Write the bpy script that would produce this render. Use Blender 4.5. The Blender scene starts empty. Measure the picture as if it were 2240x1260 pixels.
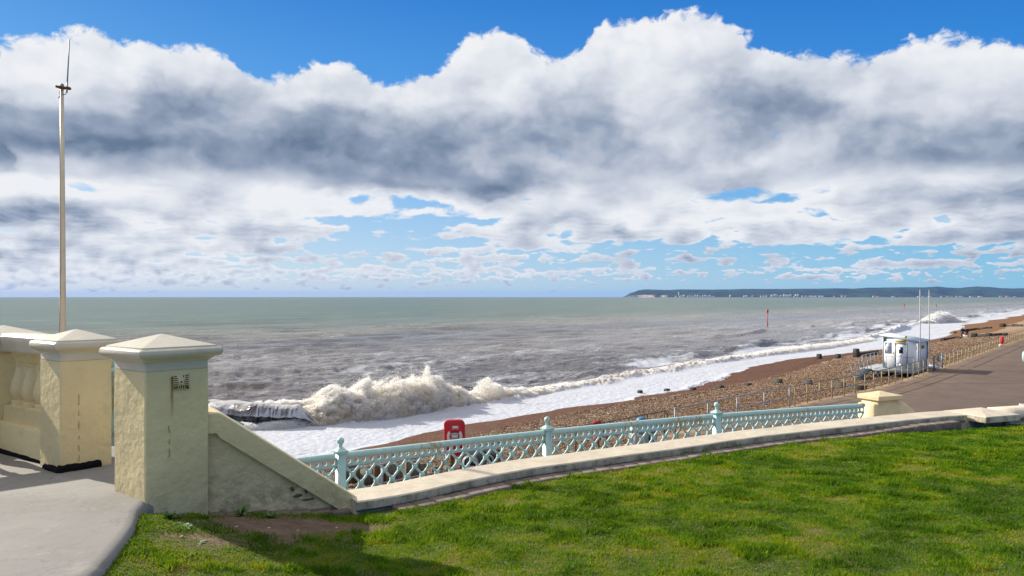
import bpy, bmesh, math, random
import numpy as np
from mathutils import Vector, Matrix
random.seed(7)
rng = np.random.default_rng(7)
R = math.radians
SC = bpy.context.scene
COL = SC.collection

# ------------------------------------------------------------------ camera
EYE = 1.7                       # eye height above the paved terrace (z = 0)
F = 1742.0                      # focal length in pixels of the 2240 px frame
HORIZON = 649.0
cam_d = bpy.data.cameras.new('camera')
cam = bpy.data.objects.new('camera', cam_d)
COL.objects.link(cam)
cam.location = (0, 0, EYE)
cam.rotation_euler = (R(90), 0, 0)
cam_d.sensor_width = 36.0
cam_d.lens = 36.0 * F / 2240.0
cam_d.shift_y = 19.0 / 2240.0
cam_d.clip_start = 0.1
cam_d.clip_end = 60000
SC.camera = cam
SC.view_settings.view_transform = 'Standard'
SC.view_settings.look = 'None'
SC.view_settings.gamma = 1.0
SC.view_settings.exposure = 0.52
SC.render.engine = 'CYCLES'
SC.cycles.max_bounces = 6
SC.cycles.transparent_max_bounces = 6
SC.cycles.sample_clamp_indirect = 6.0
SC.cycles.caustics_reflective = False
SC.cycles.caustics_refractive = False

# ------------------------------------------------------------------ sun
SUN_AZ = R(-57)                 # left of the view direction (+Y)
SUN_EL = R(28)
sd = Vector((math.sin(SUN_AZ) * math.cos(SUN_EL), math.cos(SUN_AZ) * math.cos(SUN_EL), math.sin(SUN_EL)))
sun_d = bpy.data.lights.new('sun', 'SUN')
sun_d.energy = 5.0
sun_d.angle = R(0.5)
sun_d.color = (1.0, 0.93, 0.80)
sun = bpy.data.objects.new('sun', sun_d)
sun.rotation_euler = sd.to_track_quat('Z', 'Y').to_euler()
sun.location = (-40, 30, 40)
COL.objects.link(sun)


# ------------------------------------------------------------------ node helper
class NT:
    def __init__(s, tree):
        s.t = tree
        s.n = tree.nodes
        s.l = tree.links

    def put(s, inp, v):
        if v is None:
            return
        if isinstance(v, bpy.types.NodeSocket):
            s.l.new(v, inp)
        else:
            if inp.type == 'RGBA' and hasattr(v, '__len__') and len(v) == 3:
                v = (*v, 1)
            inp.default_value = v

    def m(s, op, a, b=None, c=None, clamp=False):
        n = s.n.new('ShaderNodeMath')
        n.operation = op
        n.use_clamp = clamp
        s.put(n.inputs[0], a)
        s.put(n.inputs[1], b)
        s.put(n.inputs[2], c)
        return n.outputs[0]

    def add(s, a, b): return s.m('ADD', a, b)
    def sub(s, a, b): return s.m('SUBTRACT', a, b)
    def mul(s, a, b): return s.m('MULTIPLY', a, b)
    def mad(s, a, b, c): return s.m('MULTIPLY_ADD', a, b, c)

    def vm(s, op, a, b=None, scale=None):
        n = s.n.new('ShaderNodeVectorMath')
        n.operation = op
        s.put(n.inputs[0], a)
        if b is not None:
            s.put(n.inputs[1], b)
        if scale is not None:
            s.put(n.inputs['Scale'], scale)
        return n.outputs['Value'] if op in ('DOT_PRODUCT', 'LENGTH', 'DISTANCE') else n.outputs[0]

    def xyz(s, v):
        n = s.n.new('ShaderNodeSeparateXYZ')
        s.put(n.inputs[0], v)
        return n.outputs

    def vec(s, x, y, z=0.0):
        n = s.n.new('ShaderNodeCombineXYZ')
        for i, v in enumerate((x, y, z)):
            s.put(n.inputs[i], v)
        return n.outputs[0]

    def noise(s, v, scale, detail=3.0, rough=0.55, dist=0.0, out='Fac', dim='3D'):
        n = s.n.new('ShaderNodeTexNoise')
        n.noise_dimensions = dim
        s.put(n.inputs['Vector'], v)
        n.inputs['Scale'].default_value = scale
        n.inputs['Detail'].default_value = detail
        n.inputs['Roughness'].default_value = rough
        n.inputs['Distortion'].default_value = dist
        return n.outputs[out]

    def vor(s, v, scale, feature='F1', out='Distance', rand=1.0):
        n = s.n.new('ShaderNodeTexVoronoi')
        n.feature = feature
        s.put(n.inputs['Vector'], v)
        n.inputs['Scale'].default_value = scale
        n.inputs['Randomness'].default_value = rand
        return n.outputs[out]

    def ramp(s, f, stops, interp='LINEAR'):
        n = s.n.new('ShaderNodeValToRGB')
        n.color_ramp.interpolation = interp
        e = n.color_ramp.elements
        while len(e) < len(stops):
            e.new(0.5)
        for k, (p, c) in zip(e, stops):
            k.position = p
            k.color = (*c, 1) if hasattr(c, '__len__') else (c, c, c, 1)
        s.put(n.inputs[0], f)
        return n.outputs[0]

    def step(s, f, a, b, lo=0.0, hi=1.0):
        n = s.n.new('ShaderNodeMapRange')
        n.interpolation_type = 'SMOOTHSTEP'
        s.put(n.inputs[0], f)
        s.put(n.inputs[1], a)
        s.put(n.inputs[2], b)
        n.inputs[3].default_value = lo
        n.inputs[4].default_value = hi
        return n.outputs[0]

    def lin(s, f, a, b, lo=0.0, hi=1.0):
        n = s.n.new('ShaderNodeMapRange')
        s.put(n.inputs[0], f)
        for i, v in enumerate((a, b, lo, hi)):
            s.put(n.inputs[1 + i], v)
        return n.outputs[0]

    def mix(s, f, a, b, blend='MIX'):
        n = s.n.new('ShaderNodeMix')
        n.data_type = 'RGBA'
        n.blend_type = blend
        n.clamp_factor = True
        s.put(n.inputs[0], f)
        s.put(n.inputs[6], a)
        s.put(n.inputs[7], b)
        return n.outputs[2]

    def curve(s, x, ys):
        """value of a table of evenly spaced samples over x in 0..1"""
        n = s.n.new('ShaderNodeFloatCurve')
        mp = n.mapping
        c = mp.curves[0]
        pts = c.points
        k = len(ys)
        pts[0].location = (0, ys[0])
        pts[1].location = (1, ys[-1])
        for i in range(1, k - 1):
            pts.new(i / (k - 1), ys[i])
        mp.update()
        s.put(n.inputs['Value'], x)
        return n.outputs[0]

    def attr(s, name, out='Fac'):
        n = s.n.new('ShaderNodeAttribute')
        n.attribute_name = name
        return n.outputs[out]

    def bump(s, h, strength=0.3, dist=0.02, normal=None):
        n = s.n.new('ShaderNodeBump')
        n.inputs['Strength'].default_value = strength
        n.inputs['Distance'].default_value = dist
        s.put(n.inputs['Height'], h)
        s.put(n.inputs['Normal'], normal)
        return n.outputs[0]

    def pos(s):
        return s.n.new('ShaderNodeNewGeometry').outputs['Position']

    def normal(s):
        return s.n.new('ShaderNodeNewGeometry').outputs['Normal']

    def objco(s):
        return s.n.new('ShaderNodeTexCoord').outputs['Object']


# ------------------------------------------------------------------ sky: Nishita sky with a deck of clouds
SKY = dict(sky_strength=0.11, cloud_gain=1.0)
world = bpy.data.worlds.new('World')
SC.world = world
world.use_nodes = True
wt = NT(world.node_tree)
wt.n.clear()
w_out = wt.n.new('ShaderNodeOutputWorld')
w_bg = wt.n.new('ShaderNodeBackground')
sky = wt.n.new('ShaderNodeTexSky')
sky.sky_type = 'NISHITA'
sky.sun_disc = False
sky.sun_elevation = SUN_EL
sky.sun_rotation = SUN_AZ
sky.air_density = 1.0
sky.dust_density = 0.6
sky.ozone_density = 2.0


def build_sky():
    d = wt.n.new('ShaderNodeTexCoord').outputs['Generated']
    dn = wt.vm('NORMALIZE', d)
    x, y, z = wt.xyz(dn)
    az = wt.m('ARCTAN2', x, y)                  # 0 straight ahead, + to the right
    el = wt.m('ARCSINE', z)
    elp = wt.m('ARCTAN2', z, wt.m('MAXIMUM', y, 0.45))     # height above the horizon along the bank
    A0, A1 = R(-33.2), R(33.2)
    E0, E1 = 0.0, R(20.6)
    # natural wander of everything: warp the look-up with noise
    p = wt.vec(az, wt.mul(el, 1.6), 0.0)
    wv = wt.noise(p, 7.0, 4, 0.5, 0.0, 'Color')
    wv2 = wt.noise(p, 24.0, 5, 0.55, 0.0, 'Color')
    wx, wy, wz = wt.xyz(wv)
    vx, vy, vz = wt.xyz(wv2)
    low = wt.step(el, R(1.0), R(8.0), 0.12, 1.0)           # finer wander near the horizon
    dx = wt.mul(wt.add(wt.mul(wt.sub(wx, 0.5), 0.17), wt.mul(wt.sub(vx, 0.5), 0.05)), low)
    dy = wt.mul(wt.add(wt.mul(wt.sub(wy, 0.5), 0.075), wt.mul(wt.sub(vy, 0.5), 0.028)), low)
    azw = wt.add(az, dx)
    elw = wt.add(elp, dy)
    U = wt.lin(azw, A0, A1)
    V = wt.lin(elw, E0, E1)

    def rows(table, pos):
        vals = [wt.curve(U, r) for r in table]
        acc = vals[0]
        for i in range(1, len(vals)):
            f = wt.step(V, pos[i - 1], pos[i])
            n = wt.n.new('ShaderNodeMix')
            n.data_type = 'FLOAT'
            wt.put(n.inputs[0], f)
            wt.put(n.inputs[2], acc)
            wt.put(n.inputs[3], vals[i])
            acc = n.outputs[0]
        return acc

    def vrow(yy):
        return math.atan((649 - yy) / 1742.0) / E1

    B = ["555555555555",  # placeholder, replaced below
         ]
    bright = [(640, '77777777777777777'), (600, '77777777777777766'), (550, '55676777776667665'),
              (505, '34666888747776653'), (455, '23778888567777654'), (405, '88876442267647764'),
              (350, '27553324655676443'), (300, '32233334444756552'), (250, '24344447747743774'),
              (205, '67547889858746776'), (150, '99878888988877787'), (100, '99999999999988898'),
              (40, '99999999999999999')]
    cover = [(645, '11000000000000000'), (625, '66554333221111111'), (602, '88776666655445544'),
             (575, '88876555544445555'), (552, '88776445554433445'), (505, '99987434798888899'),
             (455, '99999768889788999'), (405, '99899999996757999'), (350, '99999999999999999')]
    bt = [[int(c) / 9 for c in r] for _, r in bright]
    ct = [[int(c) / 9 for c in r] for _, r in cover]
    bri = rows(bt, [vrow(v) for v, _ in bright])
    cov = rows(ct, [vrow(v) for v, _ in cover])
    # upper edge of the big bank, every 112 px across the frame
    tops = [115, 72, 75, 82, 118, 160, 150, 172, 178, 95, 86, 122, 52, 40, 44, 84, 118, 128, 82, 74, 126]
    tc = wt.curve(wt.lin(wt.add(az, wt.mul(wt.sub(vx, 0.5), 0.05)), A0, A1), [1 - t / 300.0 for t in tops])
    top_el = wt.lin(tc, 0.0, 1.0, math.atan(349 / 1742), math.atan(649 / 1742))

    # cloud relief: cauliflower billows in the bank ...
    def billow(v, scale, detail):
        n = wt.n.new('ShaderNodeTexVoronoi')
        n.voronoi_dimensions = '2D'
        n.feature = 'F1'
        n.normalize = True
        wt.put(n.inputs['Vector'], v)
        n.inputs['Scale'].default_value = scale
        n.inputs['Detail'].default_value = detail
        n.inputs['Roughness'].default_value = 0.55
        n.inputs['Lacunarity'].default_value = 2.3
        return n.outputs['Distance']

    def relief(de, da, det):
        q = wt.vec(wt.add(azw2, da), wt.mul(wt.add(elw2, de), 1.35), 0.3)
        big = wt.noise(q, 10.0, det, 0.56, 0.15, dim='2D')
        bl = wt.sub(0.80, billow(q, 13.0, 2.0 if det > 4 else 1.0))
        return wt.mad(bl, 0.42, wt.mul(big, 0.70))
    azw2 = wt.add(az, wt.mul(wt.mul(wt.sub(vx, 0.5), 0.03), low))
    elw2 = wt.add(el, wt.mul(wt.mul(wt.sub(vy, 0.5), 0.02), low))
    b0 = relief(0.0, 0.0, 9)
    bs0 = relief(0.0, 0.0, 3.2)
    b1 = relief(0.015, -0.012, 3.2)

    # ... and bands of small flat-based cumulus whose size shrinks towards the horizon
    def bandnoise(lift):
        acc = None
        for k, (e0, fx, fy) in enumerate(((0.9, 46, 150), (2.0, 27, 95), (3.6, 16, 56), (6.2, 9.5, 31))):
            q = wt.vec(wt.add(wt.mul(azw2, fx), 3.7 * k), wt.add(wt.mul(elw2, fy), lift), 1.3 * k)
            nz = wt.noise(q, 1.0, 5, 0.56, 0.2, dim='2D')
            bl = wt.sub(0.80, billow(q, 1.1, 1.0))
            v = wt.mad(bl, 0.40, wt.mul(nz, 0.72))
            if acc is None:
                acc = v
            else:
                n = wt.n.new('ShaderNodeMix')
                n.data_type = 'FLOAT'
                wt.put(n.inputs[0], wt.step(el, R(e0 * 0.72), R(e0 * 1.15)))
                wt.put(n.inputs[2], acc)
                wt.put(n.inputs[3], v)
                acc = n.outputs[0]
        return acc
    s0 = bandnoise(0.0)
    s2 = bandnoise(0.30)
    # edge of the bank
    hi = wt.step(el, R(6.5), R(9.5))
    wisp = wt.noise(wt.vec(az, wt.mul(el, 1.3), 5.0), 60.0, 5, 0.65, 0.6, dim='2D')
    edge = wt.add(wt.mad(wt.sub(b0, 0.53), 0.085, wt.sub(top_el, elp)), wt.mul(wt.sub(wisp, 0.5), 0.018))
    a_top = wt.step(edge, -0.002, 0.008)
    # lower layer
    wdt = wt.step(el, R(2.0), R(9.0), 0.07, 0.13)
    thr = wt.sub(1.0, cov)
    sheet_n = wt.lin(s0, 0.385, 0.765)
    bank_n = wt.lin(b0, 0.32, 0.76)
    nn = wt.n.new('ShaderNodeMix')
    nn.data_type = 'FLOAT'
    wt.put(nn.inputs[0], hi)
    wt.put(nn.inputs[2], sheet_n)
    wt.put(nn.inputs[3], bank_n)
    body = nn.outputs[0]
    a_low = wt.step(wt.sub(body, thr), wt.mul(wdt, -0.8), wdt)
    alpha = wt.mul(a_top, a_low)
    # light on the relief
    g_hi = wt.mad(wt.sub(bs0, b1), 0.80, wt.mul(wt.sub(b0, bs0), 1.3))
    g_lo = wt.mul(wt.sub(s0, s2), 0.85)
    g = wt.n.new('ShaderNodeMix')
    g.data_type = 'FLOAT'
    wt.put(g.inputs[0], hi)
    wt.put(g.inputs[2], g_lo)
    wt.put(g.inputs[3], g_hi)
    rim = wt.step(edge, 0.07, 0.0, 0.0, 0.09)
    thin = wt.mul(wt.sub(0.55, body), wt.step(hi, 0.0, 1.0, 0.75, 0.15))
    val = wt.add(wt.add(wt.add(wt.mad(bri, 0.80, 0.10), g.outputs[0]), rim), thin)
    val = wt.add(val, wt.step(hi, 1.0, 0.0, 0.0, 0.13))
    ccol = wt.ramp(val, [(0.0, (0.070, 0.115, 0.190)), (0.25, (0.155, 0.215, 0.320)), (0.45, (0.31, 0.375, 0.49)),
                         (0.65, (0.53, 0.575, 0.67)), (0.85, (0.735, 0.77, 0.83)), (1.0, (0.875, 0.885, 0.91))])
    # blue of the clear sky
    s_in = wt.vm('SCALE', sky.outputs[0], scale=SKY['sky_strength'])
    hs = wt.n.new('ShaderNodeHueSaturation')
    hs.inputs['Saturation'].default_value = 1.35
    wt.put(hs.inputs['Color'], s_in)
    grad = wt.ramp(wt.lin(el, 0.0, R(21)), [(0.0, (0.68, 0.77, 0.82)), (0.12, (0.49, 0.68, 0.86)), (0.35, (0.27, 0.52, 0.87)),
                                            (0.7, (0.075, 0.32, 0.78)), (1.0, (0.03, 0.215, 0.66))])
    side = wt.lin(az, R(-34), R(34))
    tint = wt.ramp(side, [(0.0, (1.30, 1.15, 1.05)), (0.5, (0.86, 0.96, 1.0)), (1.0, (0.42, 0.80, 0.94))])
    clear = wt.mix(1.0, grad, tint, 'MULTIPLY')
    clear = wt.mix(0.10, clear, hs.outputs[0])
    # away from the horizon in front (overhead, behind) Nishita sky and added fill cloud take over
    front = wt.step(el, R(22), R(50))
    # broken cloud added overhead and behind, unseen, brightened to fill camera-facing surfaces
    over = wt.mix(wt.step(wt.noise(dn, 2.2, 5, 0.55), 0.36, 0.54), s_in, (1.10, 1.04, 0.95))
    clear = wt.mix(front, clear, over)
    c = wt.mix(alpha, clear, ccol)
    below = wt.step(el, R(-0.6), R(-6.0))
    c = wt.mix(below, c, (0.22, 0.25, 0.26))
    wt.put(w_bg.inputs['Color'], c)
    w_bg.inputs['Strength'].default_value = 0.70
    wt.l.new(w_bg.outputs[0], w_out.inputs[0])


build_sky()
try:
    world.cycles.sampling_method = 'MANUAL'
    world.cycles.sample_map_resolution = 1024
except Exception:
    pass


# ------------------------------------------------------------------ object helpers
def tag(o, label=None, cat=None, group=None, kind=None):
    if label: o['label'] = label
    if cat: o['category'] = cat
    if group: o['group'] = group
    if kind: o['kind'] = kind
    return o


def empty(name, loc, label=None, cat=None, group=None, rz=0.0):
    o = bpy.data.objects.new(name, None)
    o.empty_display_size = 0.3
    o.location = loc
    o.rotation_euler = (0, 0, rz)
    COL.objects.link(o)
    return tag(o, label, cat, group)


def root_loc(p):
    while p.parent:
        p = p.parent
    return np.array(p.location)


def copy_tree(o, parent=None):
    c = o.copy()
    COL.objects.link(c)
    c.parent = parent
    for ch in list(o.children):
        copy_tree(ch, c)
    return c


def mesh_np(name, v, faces_flat, loop_tot, mat, parent=None, smooth=False, attrs=None, local=False):
    v = np.asarray(v, dtype=np.float32).reshape(-1, 3)
    if parent is not None and not local:
        v = v - root_loc(parent).astype(np.float32)
    me = bpy.data.meshes.new(name)
    me.vertices.add(len(v))
    me.vertices.foreach_set('co', v.ravel())
    faces_flat = np.asarray(faces_flat, dtype=np.int32).ravel()
    loop_tot = np.asarray(loop_tot, dtype=np.int32)
    me.loops.add(len(faces_flat))
    me.loops.foreach_set('vertex_index', faces_flat)
    me.polygons.add(len(loop_tot))
    st = np.concatenate(([0], np.cumsum(loop_tot)[:-1])).astype(np.int32)
    me.polygons.foreach_set('loop_start', st)
    me.update(calc_edges=True)
    me.validate()
    if smooth:
        me.polygons.foreach_set('use_smooth', np.ones(len(me.polygons), dtype=bool))
    for k, a in (attrs or {}).items():
        at = me.attributes.new(k, 'FLOAT', 'POINT')
        at.data.foreach_set('value', np.asarray(a, dtype=np.float32).ravel())
    if mat:
        me.materials.append(mat)
    o = bpy.data.objects.new(name, me)
    COL.objects.link(o)
    if parent is not None:
        o.parent = parent
    return o


class MB:
    def __init__(s):
        s.v, s.f = [], []

    def quad_block(s, bot, top):
        """closed block from two rings of equal length"""
        n = len(bot)
        b = len(s.v)
        s.v += [tuple(p) for p in bot] + [tuple(p) for p in top]
        s.f.append([b + i for i in range(n)][::-1])
        s.f.append([b + n + i for i in range(n)])
        for i in range(n):
            j = (i + 1) % n
            s.f.append([b + i, b + j, b + n + j, b + n + i])
        return s

    def box(s, c, size, rz=0.0, M=None, bev=0.0):
        hx, hy, hz = (k / 2 for k in size)
        if bev > 0:
            rings = [(-hz, bev), (-hz + bev, 0), (hz - bev, 0), (hz, bev)]
            loops = []
            for zz, ins in rings:
                a, b2 = hx - ins, hy - ins
                k = bev * 0.6 if ins == 0 else 0.0
                loops.append([(-a + k, -b2, zz), (a - k, -b2, zz), (a, -b2 + k, zz), (a, b2 - k, zz), (a - k, b2, zz), (-a + k, b2, zz), (-a, b2 - k, zz), (-a, -b2 + k, zz)])
            return s.loft([[s._tf(q, c, rz, M) for q in L] for L in loops], closed=True, caps=True)
        pts = [(-hx, -hy), (hx, -hy), (hx, hy), (-hx, hy)]
        bot = [s._tf((px, py, -hz), c, rz, M) for px, py in pts]
        top = [s._tf((px, py, hz), c, rz, M) for px, py in pts]
        return s.quad_block(bot, top)

    def _tf(s, q, c, rz, M=None):
        if M is not None:
            w = M @ Vector(q)
            return (w.x + c[0], w.y + c[1], w.z + c[2])
        ca, sa = math.cos(rz), math.sin(rz)
        return (c[0] + q[0] * ca - q[1] * sa, c[1] + q[0] * sa + q[1] * ca, c[2] + q[2])

    def loft(s, loops, closed=True, caps=True):
        n = len(loops[0])
        b = len(s.v)
        for L in loops:
            s.v += [tuple(p) for p in L]
        for k in range(len(loops) - 1):
            for i in range(n if closed else n - 1):
                j = (i + 1) % n
                s.f.append([b + k * n + i, b + k * n + j, b + (k + 1) * n + j, b + (k + 1) * n + i])
        if caps and closed:
            s.f.append([b + i for i in range(n)][::-1])
            s.f.append([b + (len(loops) - 1) * n + i for i in range(n)])
        return s

    def bar(s, a, b, w, h=None, up=(0, 0, 1)):
        a, b = Vector(a), Vector(b)
        h = w if h is None else h
        d = (b - a).normalized()
        u = Vector(up)
        x = d.cross(u)
        if x.length < 1e-4:
            x = d.cross(Vector((1, 0, 0)))
        x.normalize()
        yv = x.cross(d).normalized()
        o = [x * (-w / 2) + yv * (-h / 2), x * (w / 2) + yv * (-h / 2), x * (w / 2) + yv * (h / 2), x * (-w / 2) + yv * (h / 2)]
        return s.quad_block([a + k for k in o], [b + k for k in o])

    def tube(s, pts, r, n=8, caps=True):
        pts = [Vector(p) for p in pts]
        loops = []
        rs = r if hasattr(r, '__len__') else [r] * len(pts)
        ref = None
        for i, p in enumerate(pts):
            d = (pts[min(i + 1, len(pts) - 1)] - pts[max(i - 1, 0)]).normalized()
            if ref is None:
                ref = d.cross(Vector((0, 0, 1)))
                if ref.length < 1e-3:
                    ref = Vector((1, 0, 0))
            x = (ref - d * ref.dot(d)).normalized()
            ref = x
            yv = d.cross(x)
            loops.append([p + (x * math.cos(2 * math.pi * k / n) + yv * math.sin(2 * math.pi * k / n)) * rs[i] for k in range(n)])
        return s.loft(loops, True, caps)

    def lathe(s, c, prof, n=16):
        loops = [[(c[0] + r * math.cos(2 * math.pi * k / n), c[1] + r * math.sin(2 * math.pi * k / n), c[2] + z) for k in range(n)] for r, z in prof]
        return s.loft(loops, True, True)

    def sqlathe(s, c, prof, rz, rad=0.012, ax=1.0, ay=1.0):
        """square section turned about the vertical, small rounded corners"""
        loops = []
        for h, z in prof:
            hx, hy = h * ax, h * ay
            r = min(rad, h * 0.4)
            L = []
            for cx, cy, a0 in ((hx - r, hy - r, 0), (-hx + r, hy - r, 90), (-hx + r, -hy + r, 180), (hx - r, -hy + r, 270)):
                for q in (0, 45, 90):
                    a = R(a0 + q)
                    L.append(s._tf((cx + r * math.cos(a), cy + r * math.sin(a), z), c, rz))
            loops.append(L)
        return s.loft(loops, True, True)

    def face(s, pts):
        b = len(s.v)
        s.v += [tuple(p) for p in pts]
        s.f.append(list(range(b, b + len(pts))))
        return s

    def build(s, name, mat, parent=None, smooth=False, local=False, label=None, cat=None, group=None, kind=None):
        fl = [i for f in s.f for i in f]
        lt = [len(f) for f in s.f]
        o = mesh_np(name, s.v, fl, lt, mat, parent, smooth, None, local)
        return tag(o, label, cat, group, kind)


def auto_smooth(o, ang=35):
    me = o.data
    bm = bmesh.new()
    bm.from_mesh(me)
    for f in bm.faces:
        f.smooth = True
    for e in bm.edges:
        if len(e.link_faces) == 2:
            e.smooth = e.calc_face_angle(0) < R(ang)
        else:
            e.smooth = False
    bm.to_mesh(me)
    bm.free()
    return o


def W(px, py, D):
    return np.array([(px - 1120) / F * D, D, EYE - (py - HORIZON) / F * D])


def G(px, py, z):
    D = (EYE - z) * F / (py - HORIZON)
    return W(px, py, D)


def catmull(pts, n):
    pts = [np.array(p, float) for p in pts]
    P = [2 * pts[0] - pts[1]] + pts + [2 * pts[-1] - pts[-2]]
    out = []
    for i in range(1, len(P) - 2):
        for k in range(n):
            t = k / n
            a, b, c, d = P[i - 1], P[i], P[i + 1], P[i + 2]
            out.append(0.5 * ((2 * b) + (c - a) * t + (2 * a - 5 * b + 4 * c - d) * t * t + (-a + 3 * b - 3 * c + d) * t ** 3))
    out.append(pts[-1])
    return np.array(out)


def arclen(p):
    return np.concatenate(([0], np.cumsum(np.linalg.norm(np.diff(p, axis=0), axis=1))))


def along(p, L, s):
    return np.array([np.interp(s, L, p[:, k]) for k in range(p.shape[1])]).T


def offset2(p, d):
    """offset a plan polyline to its left by d"""
    t = np.gradient(p[:, :2], axis=0)
    t /= np.linalg.norm(t, axis=1)[:, None]
    n = np.stack([-t[:, 1], t[:, 0]], 1)
    q = p.copy()
    q[:, :2] += n * d
    return q


# ------------------------------------------------------------------ materials
def new_mat(name):
    m = bpy.data.materials.new(name)
    m.use_nodes = True
    t = NT(m.node_tree)
    b = t.n.get('Principled BSDF')
    return m, t, b


def simple(name, col, rough=0.5, var=0.12, scale=6.0, metal=0.0, bump=0.0, bscale=60.0, spec=0.5):
    m, t, b = new_mat(name)
    p = t.objco()
    n = t.noise(p, scale, 4, 0.6)
    c = t.mix(t.lin(n, 0.3, 0.7), tuple(k * (1 - var) for k in col), tuple(min(1, k * (1 + var)) for k in col))
    t.put(b.inputs['Base Color'], c)
    b.inputs['Roughness'].default_value = rough
    b.inputs['Metallic'].default_value = metal
    b.inputs['Specular IOR Level'].default_value = spec
    if bump:
        t.put(b.inputs['Normal'], t.bump(t.noise(p, bscale, 4), bump, 0.01))
    return m


def stucco(name, col, moss=0.0, grime=0.5, bump=0.5, rough=0.5, dark=(0.10, 0.085, 0.05)):
    m, t, b = new_mat(name)
    p = t.pos()
    big = t.noise(p, 1.3, 4, 0.6)
    c = t.mix(t.lin(big, 0.3, 0.75), tuple(k * 0.86 for k in col), tuple(min(1, k * 1.07) for k in col))
    blot = t.noise(p, 5.0, 6, 0.68, 0.4)
    c = t.mix(t.mul(t.step(blot, 0.56, 0.78), grime), c, (0.34, 0.27, 0.14))
    spots = t.noise(p, 19.0, 3, 0.7)
    c = t.mix(t.mul(t.step(spots, 0.70, 0.76), grime), c, dark)
    damp = t.mul(t.step(t.xyz(p)[2], 0.22, -0.28), t.step(t.noise(p, 6.0, 6, 0.72, 0.5), 0.40, 0.62))
    c = t.mix(t.mul(damp, grime), c, (0.20, 0.155, 0.07))
    z = t.xyz(t.normal())[2]
    if moss > 0:
        side = t.step(z, 0.75, 0.3)
        mn = t.noise(t.vm('MULTIPLY', p, (1, 1, 0.7)), 4.2, 6, 0.72)
        c = t.mix(t.mul(side, t.mul(t.step(mn, 0.40, 0.66), moss)), c, (0.085, 0.08, 0.035))
        c = t.mix(t.mul(t.mul(side, t.step(t.noise(p, 13.0, 5, 0.7), 0.55, 0.7)), moss), c, (0.03, 0.03, 0.02))
    t.put(b.inputs['Base Color'], c)
    b.inputs['Roughness'].default_value = rough
    h = t.add(t.mul(t.noise(p, 4.0, 3, 0.5), 1.0), t.add(t.mul(t.noise(p, 16.0, 4, 0.6), 0.6), t.mul(t.noise(p, 90.0, 3, 0.6), 0.16)))
    t.put(b.inputs['Normal'], t.bump(h, bump, 0.055))
    return m


CREAM = (0.80, 0.650, 0.345)
M = {}
M['cream'] = stucco('cream_masonry_paint', CREAM, grime=0.36, bump=0.26)
M['cream_cap'] = stucco('cream_cap_paint', (0.64, 0.575, 0.43), grime=0.30, bump=0.12, rough=0.38)
M['cream_coping'] = stucco('weathered_coping', (0.66, 0.570, 0.43), moss=0.7, grime=0.22, bump=0.14, rough=0.55)
M['cream_warm'] = stucco('yellow_cream_paint', (0.78, 0.63, 0.36), grime=0.12, bump=0.12, rough=0.5)


def turquoise():
    m, t, b = new_mat('turquoise_paint')
    p = t.pos()
    n = t.noise(p, 9.0, 5, 0.6)
    c = t.mix(t.lin(n, 0.3, 0.7), (0.40, 0.61, 0.565), (0.50, 0.71, 0.665))
    # rust runs: a few places along the rail, stretched downwards
    q = t.vm('MULTIPLY', p, (1.0, 1.0, 0.25))
    big = t.noise(q, 1.1, 3, 0.55)
    fine = t.noise(q, 17.0, 5, 0.7)
    rust = t.mul(t.step(big, 0.49, 0.62), t.step(fine, 0.48, 0.62))
    c = t.mix(rust, c, (0.36, 0.20, 0.035))
    spots = t.mul(t.step(t.noise(p, 36.0, 3, 0.7), 0.66, 0.72), 0.75)
    c = t.mix(spots, c, (0.23, 0.09, 0.02))
    t.put(b.inputs['Base Color'], c)
    b.inputs['Roughness'].default_value = 0.38
    t.put(b.inputs['Normal'], t.bump(t.noise(p, 60, 4), 0.12, 0.01))
    return m


M['turq'] = turquoise()


def concrete():
    m, t, b = new_mat('worn_concrete')
    p = t.pos()
    c = t.mix(t.lin(t.noise(p, 0.9, 5, 0.6), 0.3, 0.7), (0.195, 0.187, 0.175), (0.275, 0.262, 0.245))
    c = t.mix(t.mul(t.step(t.noise(t.vm('MULTIPLY', p, (1, 2.5, 1)), 2.2, 6, 0.7, 0.6), 0.52, 0.72), 0.5), c, (0.23, 0.16, 0.10))
    sp = t.vor(p, 2.6)
    c = t.mix(t.mul(t.step(sp, 0.050, 0.035), t.step(t.noise(p, 2.1, 1), 0.47, 0.50)), c, (0.03, 0.03, 0.03))
    crk = t.step(t.m('ABSOLUTE', t.sub(t.noise(p, 0.75, 6, 0.62), 0.5)), 0.0045, 0.0015)
    c = t.mix(t.mul(crk, 0.28), c, (0.06, 0.055, 0.05))
    c = t.mix(t.mul(t.step(t.noise(p, 1.7, 7, 0.75, 0.8), 0.55, 0.66), 0.35), c, (0.40, 0.37, 0.33))
    c = t.mix(t.mul(t.noise(p, 160, 2, 0.6), 0.35), c, (0.2, 0.18, 0.16))
    t.put(b.inputs['Base Color'], c)
    b.inputs['Roughness'].default_value = 0.8
    h = t.add(t.noise(p, 2.5, 4), t.mul(t.noise(p, 120, 3), 0.15))
    t.put(b.inputs['Normal'], t.bump(h, 0.35, 0.03))
    return m


M['concrete'] = concrete()
M['bitumen'] = simple('bitumen', (0.008, 0.008, 0.009), 0.9, 0.3, 20, bump=0.6, bscale=30, spec=0.1)
M['wall_base'] = stucco('stained_render', (0.42, 0.38, 0.30), moss=0.4, grime=0.5, bump=0.4)


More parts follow.
